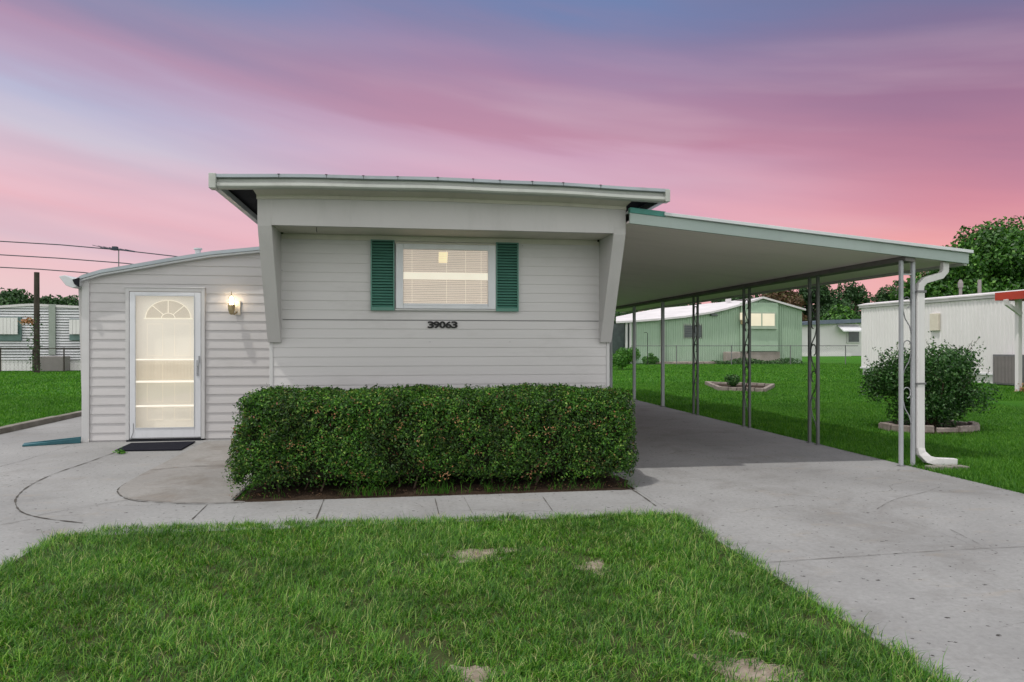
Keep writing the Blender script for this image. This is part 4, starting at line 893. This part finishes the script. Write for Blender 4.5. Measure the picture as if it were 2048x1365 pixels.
bed = thing('planting_bed', 'oval stone edged bed around the large dark bush on the right lawn', 'planting bed', (bx, by, 0)); b = MB(); ring_stones(bx, by, .78, .55, 13, .10, b); b.build('edging', M['stone'], bed, bevel=.012); MB().lathe([(.0, .03), (.4, .03), (.66, .0), (.66, -.02)], (bx, by, 0), 24).build('soil', M['soil'], bed)
bc = G(1480, 777); corners = [G(1413, 769), G(1546, 774), G(1528, 784), G(1440, 781)]
bed2 = thing('planting_bed', 'angular brick edged bed with a small shrub in the middle of the lawn', 'planting bed', (bc[0], bc[1], 0)); b = MB()
for i in range(4):
    p = Vector((*corners[i], 0)); q = Vector((*corners[(i + 1) % 4], 0)); n = max(2, int((q - p).length / .24)); nrm = (q - p).normalized().cross(Vector((0, 0, 1))) * .055
    for k in range(n):
        a = p.lerp(q, (k + .04) / n); c = p.lerp(q, (k + .96) / n); b.prism([(a - nrm) + Vector((0, 0, -.03)), (c - nrm) + Vector((0, 0, -.03)), (c + nrm) + Vector((0, 0, -.03)), (a + nrm) + Vector((0, 0, -.03))], (0, 0, .13 + random.uniform(-.01, .01)))
b.build('edging', M['stone'], bed2, bevel=.008); MB().prism([(x, y, -.03) for x, y in corners], (0, 0, .055)).build('soil', M['soil'], bed2)
sx_, sy_ = G(1468, 776); bush('small_shrub', 'small dark shrub growing in the brick edged bed', sx_, sy_, [(sx_ + random.uniform(-.2, .2), sy_ + random.uniform(-.2, .2), random.uniform(.15, .30), .16, .16, .12) for _ in range(8)], M['bush'], 1500, .06, [(sx_, sy_, .4), (sx_ - .2, sy_, .35)])
gx_, gy_ = G(1246, 739); bush('round_bush', 'bright green rounded bush at the corner of the carport, in front of the porch', gx_, gy_, [(gx_ + random.uniform(-.5, .5), gy_ + random.uniform(-.5, .5), random.uniform(.4, .95), .40, .40, .36) for _ in range(12)], M['brightbush'], 7000, .09, [(gx_, gy_, .9)])
gx_, gy_ = G(1302, 729); bush('small_shrub', 'light green pointed shrub against the green house wall', gx_, gy_, [(gx_ + random.uniform(-.5, .5), gy_ + random.uniform(-.2, .2), random.uniform(.15, .35), .3, .3, .2) for _ in range(7)] + [(gx_, gy_, .55, .2, .2, .22)], M['brightbush'], 1800, .12, [(gx_, gy_, .7)])

# ---- green house
HY = 46.3
gh = thing('green_house', 'pale green boarded house with white roof and lit window beyond the lawn', 'house', (pl(1440, 727, HY)[0], HY, 0))
def wallpoly(b, pts, Y, th=.12, z0=None): 
    P = [pl(x, y, Y) for x, y in pts]; b.prism(P, (0, th, 0)); return b
b = wallpoly(MB(), ((1262, 727), (1262, 644), (1400, 628), (1483, 611), (1527, 598), (1581, 615), (1604, 622), (1604, 727)), HY); b.build('wall', M['greenwall'], gh)
b = MB(); 
def gtop(px): return float(np.interp(px, [1262, 1400, 1483, 1527, 1604], [645, 629, 612, 599, 622]))
for px in np.arange(1264, 1603, 4.6):
    if 1272 < px < 1600: p = pl(px, 726, HY - .012); q = pl(px, gtop(px) + 1, HY - .012); b.box(p[0], p[0] + .05, HY - .05, HY - .001, max(0, p[2]), q[2])
b.build('board_batten', M['greenwall'], gh)
b = MB(); p = pl(1486, 703, HY - .5); q = pl(1560, 606, HY - .5); b.box(p[0], q[0], HY - .25, HY - .015, p[2], q[2]); bay = b.build('bay', M['greenwall'], gh)
b = MB()
for px in np.arange(1488, 1559, 4.4): p2 = pl(px, 0, HY - .5); b.box(p2[0], p2[0] + .04, HY - .265, HY - .251, p[2] + .02, q[2] - .05)
b.build('board_batten', M['greenwall'], bay)
b = MB(); p = pl(1486, 727, HY - .4); q = pl(1563, 704, HY - .4); b.box(p[0], q[0], HY - .2, HY - .02, 0, q[2]); b.build('skirting', M['beigeskirt'], gh)
b = MB(); a = pl(1500, 652, HY - .5); c = pl(1552, 627.5, HY - .5); w = b.box(a[0] - .1, c[0] + .1, HY - .31, HY - .252, a[2] - .12, c[2] + .1).build('window', M['greentrim'], gh, bevel=.01)
MB().box(a[0], c[0], HY - .325, HY - .315, a[2], c[2]).build('pane', M['winlit'], w); mx_ = (a[0] + c[0]) / 2; b = MB().box(mx_ - .04, mx_ + .04, HY - .34, HY - .326, a[2], c[2]); b.box(a[0] - .15, c[0] + .15, HY - .42, HY - .311, a[2] - .22, a[2] - .12); b.build('frame', M['greentrim'], w)
a = pl(1368, 675, HY); c = pl(1402, 651, HY); w = MB().box(a[0] - .08, c[0] + .08, HY - .05, HY - .003, a[2] - .08, c[2] + .1).build('window', M['greentrim'], gh)
b = MB()
for k in range(5): z = a[2] + (c[2] - a[2]) * k / 5; b.box(a[0], c[0], HY - .075, HY - .052, z, z + (c[2] - a[2]) / 5 * .93)
b.build('louvre', M['windark'], w)
b = MB(); a = pl(1248, 693, HY - .02); c = pl(1271, 648, HY - .02); b.box(a[0] - 1.2, c[0], HY + .02, HY + .1, 0, c[2]); b.build('porch_dark_panel', M['windark'], gh)  # flat dark panel stands in for the shaded recess of the porch
b = MB()
for px in (1253, 1261, 1270): a = pl(px, 727, HY - .1); b.box(a[0] - .07, a[0] + .07, HY - .12, HY + .0, 0, pl(px, 646, HY)[2])
split(b, 'porch_post', M['trim'], gh)
fe = [(1232, 643), (1262, 641.5), (1320, 637), (1370, 632), (1420, 624), (1450, 617), (1490, 606), (1527, 593.5), (1612, 618)]
bk = [(1232, 634), (1275, 625), (1320, 617), (1370, 612.5), (1420, 607), (1450, 604), (1490, 599), (1527, 592.5), (1612, 617.5)]
b = MB(); A = [Vector(pl(x, y, HY - .35)) for x, y in fe]; Bk = [Vector(pl(x, y, HY + 4)) for x, y in bk]; n = len(A)
Bk[-1] = A[-1] + Vector((0, 4.3, 0)); Bk[-2] = A[-2] + Vector((0, 4.3, 0))
dn = Vector((0, 0, -.13)); vs = A + Bk + [v + dn for v in A] + [v + dn for v in Bk]
fs = []
for i in range(n - 1): fs += [(i, i + 1, n + i + 1, n + i), (2 * n + i, 3 * n + i, 3 * n + i + 1, 2 * n + i + 1), (i, 2 * n + i, 2 * n + i + 1, i + 1), (n + i, n + i + 1, 3 * n + i + 1, 3 * n + i)]
fs += [(0, n, 3 * n, 2 * n), (n - 1, 3 * n - 1, 4 * n - 1, 2 * n - 1)]
ro = b.add(vs, fs).build('roof', M['whiteroof'], gh)
b = MB().box(pl(1452, 0, HY + 3)[0], pl(1460, 0, HY + 3)[0], HY + 2.8, HY + 3.1, pl(1455, 604, HY + 3)[2], pl(1455, 595, HY + 3)[2]); b.build('roof_vent', M['whiteroof'], ro)
a = pl(1325, 0, HY - .1); b = MB().box(a[0] - .14, a[0] + .14, HY - .2, HY - .02, 0, pl(1325, 645, HY)[2]); b.build('downspout', M['greentrim'], gh)
a = pl(1427, 622, HY - .1); b = MB().box(a[0] - .2, a[0] + .25, HY - .22, HY - .02, pl(1427, 632, HY)[2], pl(1427, 628.5, HY)[2]); b.build('vent_hood', M['windark'], gh)
b = MB(); a = pl(1451, 727, HY - .6); c = pl(1480, 704, HY - .6); b.box(a[0], c[0], HY - .7, HY - .2, 0, c[2]); b.build('skirt_panel', M['beigeskirt'], gh, bevel=.05)
ll = pl(1494, 634, HY - 1.0); wl = thing('wall_light', 'small cream wall light left of the lit window of the green house', 'wall light', (ll[0], HY - .52, ll[2] - .3))
MB().box(ll[0] - .16, ll[0] + .16, HY - .5, HY - .26, ll[2] - .2, ll[2] + .3).build('shade', M['winlit'], wl, bevel=.03); MB().box(ll[0] - .12, ll[0] + .12, HY - .46, HY - .26, ll[2] - .5, ll[2] - .21).build('bracket', M['brass'], wl, bevel=.02)
n = 2600; X = RNG.uniform(pl(1425, 0, HY - 1)[0], pl(1590, 0, HY - 1)[0], n); Y = RNG.uniform(HY - 2.0, HY - .7, n); V, Fc = leaf_mesh(np.stack([X, Y, RNG.uniform(0, .38, n) * (.7 + .3 * np.sin(X * 2))], 1), np.tile([0, -.5, 1.], (n, 1)), .13)
tag(mesh_obj('ground_cover', V, Fc, M['bush']), 'low dark creeping plants along the foot of the green house', 'ground cover', kind='stuff')
n = 500; X = RNG.uniform(pl(1300, 0, HY - 1)[0], pl(1440, 0, HY - 1)[0], n); Y = RNG.uniform(HY - 1.1, HY - .3, n); b = MB()
for x, y in zip(X[:150], Y[:150]): s = random.uniform(.08, .2); b.box(x - s, x + s, y - s, y + s, -.03, s * .8)
tag(b.build('stone_border', M['stone'], bevel=.03), 'rough pale stones along the base of the green house', 'stones', kind='stuff')
# shepherd hook
a = pl(1295, 727, 44); b = MB().tube([(a[0], 44, 0), (a[0], 44, pl(1295, 667, 44)[2]), (a[0] - .1, 44, pl(1295, 665, 44)[2]), (a[0] - .22, 44, pl(1295, 666, 44)[2])], .02, 6); tag(b.build('garden_hook', M['black']), 'thin dark hook pole above the pointed shrub by the green house', 'hook pole')
# chain link fences
def fence(x0, x1, Y, h, posts, label, dark):
    t = thing('chain_link_fence', label, 'fence', ((x0 + x1) / 2, Y, 0)); b = MB().tube([(x0, Y, h), (x1, Y, h)], .025, 6); b.build('rail', dark, t)
    for px in posts: x = pl(px, 0, Y)[0]; MB().tube([(x, Y, 0), (x, Y, h + .04)], .03, 6).build('fence_post', dark, t)
    b = MB(); x = x0 - h
    while x < x1:
        for s in (0, 1):
            xa, xb = (x, x + h); za, zb_ = (0, h) if s == 0 else (h, 0)
            if xa >= x0 and xb <= x1: b.tube([(xa, Y, za), (xb, Y, zb_)], .0014, 3, cap=False)
        x += .16
    b.build('wire_mesh', M['grey'], t, fix=False)
fence(pl(1262, 0, 43)[0], pl(1716, 0, 43)[0], 43, 1.22, (1353, 1463, 1581, 1691), 'chain link fence with thin rail in front of the green house', M['grey'])
fence(pl(-60, 0, 37.2)[0], pl(200, 0, 37.2)[0], 37.2, 1.13, (1, 66, 128), 'dark chain link fence in front of the white ribbed trailer at left', M['pole'])

# ---- far white home
FYY = pl(1650, 713, 70); D2 = 73.0
fh = thing('white_house', 'far white low house with blue grey roof between the green house and the ribbed home', 'house', (pl(1650, 0, D2)[0], D2, 0))
a = pl(1584, 713, D2); c = pl(1735, 648, D2); MB().box(a[0], c[0], D2, D2 + 6, 0, c[2]).build('wall', M['whitewall'], fh)
b = MB(); P = [pl(x, y, D2 - .6) for x, y in ((1582, 652), (1582, 648), (1630, 643), (1665, 640), (1735, 638), (1735, 645), (1660, 648))]; b.prism(P, (0, 8, 0)); b.build('roof', M['navy'], fh)
a = pl(1696, 684, D2); c = pl(1718, 662, D2); w = MB().box(a[0] - .2, c[0], D2 - .12, D2 - .01, a[2] - .15, c[2] + .15).build('window', M['trim'], fh); MB().box(a[0], c[0] - .1, D2 - .16, D2 - .13, a[2], c[2]).build('pane', M['windark'], w)
a = pl(1674, 664, D2); c = pl(1700, 658, D2); MB().prism([(a[0], D2, c[2] + .3), (a[0], D2 - 1.2, a[2]), (a[0], D2 - 1.2, a[2] + .12), (a[0], D2, c[2] + .42)], (c[0] - a[0] + .9, 0, 0)).build('awning', M['whiteshine'], fh)
b = MB(); a = pl(1584, 709, D2 - 2); c = pl(1700, 705, D2 - 2); b.box(a[0], c[0], D2 - 2.2, D2 - 1.8, 0, .35); b.build('low_border', M['whitewall'], fh)

# ---- ribbed white home on the right
rh = thing('mobile_home', 'long white ribbed mobile home behind the dark bush at right', 'mobile home', (20, 20, 0)); RXX = 20.0; ya_, yb_ = 11.0, 28.8
b = MB(); b.box(RXX + .02, RXX + 3.4, ya_, yb_, .28, 2.92); b.build('wall', M['whitewall'], rh)
b = MB(); y = ya_
while y < yb_ - .1: b.prism([(RXX + .022, y, .285), (RXX + .0, y + .015, .285), (RXX + .0, y + .075, .285), (RXX + .022, y + .09, .285)], (0, 0, 2.62)); y += .17
b.build('rib', M['whitewall'], rh, fix=True)
b = MB(); b.box(RXX + .06, RXX + 3.3, ya_ + .05, yb_ - .05, -.05, .27); b.build('skirting', M['whitewall'], rh); MB().box(RXX - .03, RXX + .05, ya_, yb_ + .02, .27, .33).build('skirt_rail', M['whiteshine'], rh)
b = MB(); b.box(RXX - .06, RXX + 3.46, ya_ - .05, yb_ + .06, 2.925, 3.02); b.prism([(RXX - .10, ya_ - .06, 3.022), (RXX - .10, ya_ - .06, 3.07), (RXX + .3, ya_ - .06, 3.15), (RXX + 1.7, ya_ - .06, 3.26), (RXX + 3.2, ya_ - .06, 3.15), (RXX + 3.5, ya_ - .06, 3.05), (RXX + 3.5, ya_ - .06, 3.022)], (0, yb_ - ya_ + .14, 0)); rr_ = b.build('roof', M['whiteroof'], rh)
for px, top in ((1921, 560), (1959, 560)):
    p = plx(px, top, RXX + .8); h_ = p[2]; MB().lathe([(.055, -(h_ - 3.1)), (.055, -.32), (.09, -.28), (.09, -.12), (.04, 0)] if px < 1940 else [(.06, -(h_ - 3.1)), (.06, 0), (0, 0)], (p[0], p[1], h_), 10).build('vent_pipe', M['grey2'], rr_)
a = plx(1864, 662, RXX); c = plx(1881, 627, RXX); b = MB().box(RXX - .10, RXX + .0, c[1], a[1], a[2], c[2]); b.build('meter_box', M['cream'], rh, bevel=.01)
a = plx(1985, 771, RXX - .5); c = plx(2034, 710, RXX - .5); ac = thing('air_conditioner', 'grey louvred air conditioning unit beside the ribbed white mobile home', 'air conditioner', (RXX - .4, (a[1] + c[1]) / 2, 0))
MB().box(RXX - .5, RXX - .04, c[1], a[1], 0, c[2]).build('casing', M['grey'], ac, bevel=.015); b = MB(); y = c[1] + .04
while y < a[1] - .05: b.box(RXX - .52, RXX - .501, y, y + .03, .06, c[2] - .06); y += .055
b.build('louvre', M['grey2'], ac)
# red trimmed carport on the right
rc = thing('carport', 'red edged carport on a white column at the right edge', 'carport', (17.9, 16, 0)); a = pl(1997, 601, 18.1); c = pl(1997, 588, 18.1)
MB().box(a[0], 19.9, 12, 18.1, a[2] + .03, c[2] + .02).build('roof', M['whiteroof'], rc); MB().box(a[0] - .02, 19.92, 18.102, 18.16, a[2] - .01, c[2] + .03).build('fascia', M['red'], rc); b = MB().box(a[0] - .06, a[0] - .001, 12, 18.16, a[2] - .01, c[2] + .03); b.build('fascia', M['red'], rc)
p = pl(2037, 783, 17.8); b = MB().box(p[0] - .06, p[0] + .06, 17.74, 17.86, 0, a[2] + .02); b.rsweep([(p[0] - .5, 17.7, a[2] - .0), (p[0] - .48, 17.7, a[2] - .12), (p[0] - .2, 17.7, a[2] - .3), (p[0] - .02, 17.7, a[2] - .42)], .1, .08); split(b, 'column', M['whitewall'], rc)
V, Fc = leaf_mesh(np.array([(p[0] + .1 + RNG.normal(0, .15), 17.6 + RNG.normal(0, .1), abs(RNG.normal(0, .1))) for _ in range(200)]), np.tile([0, 0, 1.], (200, 1)), .06); tag(mesh_obj('ground_cover', V, Fc, M['dead']), 'brown dry plants at the foot of the white column', 'ground cover', kind='stuff')

# ---- ribbed trailer on the left
LY = 39.0
lt = thing('mobile_home', 'white trailer with dark lined horizontal ribs beyond the left lawn', 'mobile home', (-19, LY, 0))
lx0, lx1 = -28.0, -13.5
def ltop(x): p0 = pl(0, 612, LY); p1 = pl(60, 607.5, LY); p2 = pl(150, 612, LY); return float(np.interp(x, [lx0, p0[0], p1[0], p2[0], lx1], [p0[2] - .2, p0[2], p1[2], p2[2], p2[2] - .2]))
siding(lx0, lx1, .55, 3.6, LY, .135, .045, .55, lambda x: ltop(x) - .1, 40).build('wall', M['whiteshine'], lt, fix=False)
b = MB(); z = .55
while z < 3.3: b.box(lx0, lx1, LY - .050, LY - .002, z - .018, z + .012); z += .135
b.build('rib_shade_line', M['ribshade'], lt)
MB().box(lx0 + .02, lx1 - .02, LY + .02, LY + 3.4, 0, 3.1).build('wall_backing', M['whiteshine'], lt)
b = MB(); xs = np.linspace(lx0, lx1, 30); vs = []
for x in xs: z = ltop(x); vs += [(x, LY - .1, z - .12), (x, LY - .1, z), (x, LY + 3.5, z), (x, LY + 3.5, z - .12)]
fs = [(4 * i + k, 4 * i + (k + 1) % 4, 4 * i + 4 + (k + 1) % 4, 4 * i + 4 + k) for i in range(29) for k in range(4)] + [(0, 1, 2, 3), (119, 118, 117, 116)]; b.add(vs, fs).build('roof', M['whiteroof'], lt)
b = MB(); x = lx0
while x < lx1: b.box(x, x + .16, LY - .02, LY + .0, .0, .53); x += .185
b.box(lx0, lx1, LY + .001, LY + .019, 0, .53); b.build('skirting', M['whitewall'], lt)
for (xa, xb, yt, ym, yb2) in ((-20, 44, 634, 669, 682), (140, 190, 638, 669, 681)):
    p = pl(xa, yb2, LY - .05); q = pl(xb, yt, LY - .05); zm = pl(xa, ym, LY)[2]; w = MB().box(p[0], q[0], LY - .12, LY - .05, p[2], q[2]).build('window', M['window_teal'], lt); b = MB(); x = p[0] + .05
    while x < q[0] - .25: b.box(x, x + .15, LY - .26, LY - .23, zm, q[2] - .05); x += .165
    b.box(p[0] + .05, q[0] - .12, LY - .228, LY - .2, zm, q[2] - .05); b.build('awning_panel', M['whitewall'], w)
p = pl(98, 710, LY - .1); q = pl(111, 609, LY - .1); MB().box(p[0], q[0], LY - .14, LY - .05, p[2], q[2]).build('side_strip', M['strip'], lt)
a = pl(78, 741, LY - 1); c = pl(128, 713, LY - 1); MB_ = MB().box(a[0], c[0], LY - 1.1, LY - .3, 0, c[2]); tag(MB_.build('storage_box', M['grey2'], bevel=.03), 'warm grey utility box in front of the white ribbed trailer', 'utility box')
p = pl(73.5, 742, 36.0); h_ = pl(73.5, 545, 36)[2]; up = thing('utility_pole', 'dark vine grown wooden pole in front of the white ribbed trailer', 'pole', (p[0], 36, 0)); MB().tube([(p[0], 36, -.1), (p[0], 36, h_)], .13, 10, .11).build('shaft', M['pole'], up)
n = 260; zz = RNG.uniform(0, 2.7, n); V, Fc = leaf_mesh(np.stack([p[0] + RNG.normal(0, .11, n) - .04, 36 + RNG.normal(0, .11, n) - .05, zz], 1), np.tile([0, -1., 0], (n, 1)), .10); mesh_obj('vine', V, Fc, M['bush'], up)
q = pl(57, 643, 36); n = 160; V, Fc = leaf_mesh(np.stack([q[0] + RNG.normal(0, .17, n), 36 + RNG.normal(0, .1, n), q[2] + RNG.normal(0, .08, n)], 1), np.tile([0, -1., 0], (n, 1)), .11); mesh_obj('dead_leaves', V, Fc, M['dead'], up)

# ---- cables and antenna
for pts, l in ((((-500, 440), (-250, 462), (0, 483), (120, 490), (240, 500.5), (345, 512.5)), 'highest overhead cable, ending behind the curved roof of the addition'), (((-500, 480), (-250, 497), (0, 510), (120, 517), (250, 527)), 'middle overhead cable left of the curved roof'), (((-500, 515), (-250, 524), (0, 535), (80, 539), (167, 545.5)), 'lowest overhead cable left of the curved roof')):
    P = [pl(x, y, 24) for x, y in pts]; last = P[-1]; P.append((last[0] + 3.2, 24, last[2] - .35)); MB_ = MB().tube(P, .017, 6); tag(MB_.build('power_cable', M['wire'], smooth=True), l, 'cable', 'overhead cables')
ap = pl(237.5, 500, 12.5); zb_ = rz(ap[0]) - .01; an = thing('antenna', 'small roof antenna on a thin mast above the curved roof', 'antenna', (ap[0], 12.5, zb_)); MB().tube([(ap[0], 12.5, zb_), (ap[0], 12.5, ap[2] + .02)], .008, 7).build('mast', M['post'], an)
b = MB(); b.tube([(ap[0] - .26, 12.45, ap[2] + .025), (ap[0] + .22, 12.6, ap[2] - .02)], .007, 5)
for k in range(7): x = ap[0] - .24 + k * .07; L_ = .30 - .03 * k; b.tube([(x - .04, 12.5 - L_, ap[2] + .03 - k * .006), (x + .03, 12.5 + L_, ap[2] + .03 - k * .006)], .004, 4)
b.box(ap[0] - .09, ap[0] - .02, 12.46, 12.54, ap[2] - .01, ap[2] + .05); b.build('elements', M['wire'], an)

# ================================================================== TREES
def tpx(px, top, Y): p = pl(px, top, Y); return p[0], p[2]
GRP = 'trees beyond the neighbouring homes'
x, h = tpx(2010, 436, 42); tree('broadleaf_tree', 'huge dark green tree towering over the ribbed white home at right', x, 42, h, 5.6, M['tree'], 52000, .26, .05, 60, seed=5)
x, h = tpx(1915, 488, 40); tree('broadleaf_tree', 'lower rounded green tree left of the huge tree, behind the carport corner', x, 41, h, 3.9, M['tree'], 30000, .24, .03, 44, seed=8)
x, h = tpx(2110, 455, 44); tree('broadleaf_tree', 'dark green tree crowding the right side of the huge tree at the frame edge', x, 44, h, 4.8, M['tree'], 16000, .30, .05, 34, seed=9)
far = [(1270, 618, 88, 5, 'treefar', 'low dark tree just visible above the left end of the green house roof'), (1360, 600, 92, 6.5, 'treefar', 'dark tree behind the left half of the green house roof'), (1470, 580, 90, 6, 'treefar', 'dark tree behind the ridge of the green house'),
       (1560, 566, 84, 4.6, 'treered', 'rust brown leaved tree behind the peak of the green house'), (1630, 556, 88, 6.2, 'treefar', 'tall dark tree behind the blue roofed far house'), (1700, 562, 90, 5.4, 'treefar', 'dark tree between the two rows of carport posts, right of the rust tree'),
       (1680, 610, 80, 3.6, 'tree', 'lower brighter green tree directly behind the far white house'), (1778, 572, 96, 4.8, 'treefar', 'thin topped dark tree left of the carport corner post'), (1840, 560, 92, 5, 'treefar', 'dark tree partly hidden by the carport corner post')]
for i, (px, top, Y, r_, m_, l) in enumerate(far): x, h = tpx(px, top, Y); tree('broadleaf_tree', l, x, Y, h, r_, M[m_], 13000, .42, .0, 34, GRP, seed=20 + i)
for i, (px, top, Y, r_, l) in enumerate(((-60, 586, 70, 5.5, 'dark tree at the far left edge above the trailer roof'), (22, 577, 68, 4.2, 'rounded dark tree above the left part of the trailer roof'), (100, 592, 76, 3.4, 'small dark tree right of the wooden pole'), (150, 590, 80, 4.0, 'dark tree above the trailer beside the addition wall'), (235, 590, 80, 5, 'dark tree hidden mostly by the entry addition'))):
    x, h = tpx(px, top, Y); tree('broadleaf_tree', l, x, Y, h, r_, M['treefar'], 9000, .36, .02, 28, 'trees beyond the left trailer', seed=50 + i)
x = pl(1792, 0, 60); b = MB().tube([(x[0], 60, 0), (x[0], 60, pl(1792, 561, 60)[2])], .11, 8, .08); tag(b.build('utility_pole', M['grey2']), 'slender pale pole rising behind the left end of the ribbed home', 'pole')
n = 42000; ang = RNG.uniform(-1.35, 1.35, n); rr_ = RNG.uniform(125, 150, n); X = np.sin(ang + TH) * rr_; Y = np.cos(ang + TH) * rr_; top = 9.3 + 1.4 * np.sin(ang * 23) + 1.0 * np.sin(ang * 61 + 1) + .6 * np.sin(ang * 130)
V, Fc = leaf_mesh(np.stack([X, Y, RNG.random(n) * top], 1), np.tile([0, -1., .4], (n, 1)), 1.1); tag(mesh_obj('far_wood', V, Fc, M['treefar'], base=(0, 130, 0)), 'distant dark wood along the horizon', 'wood', kind='stuff')
print('objects', len(bpy.data.objects))
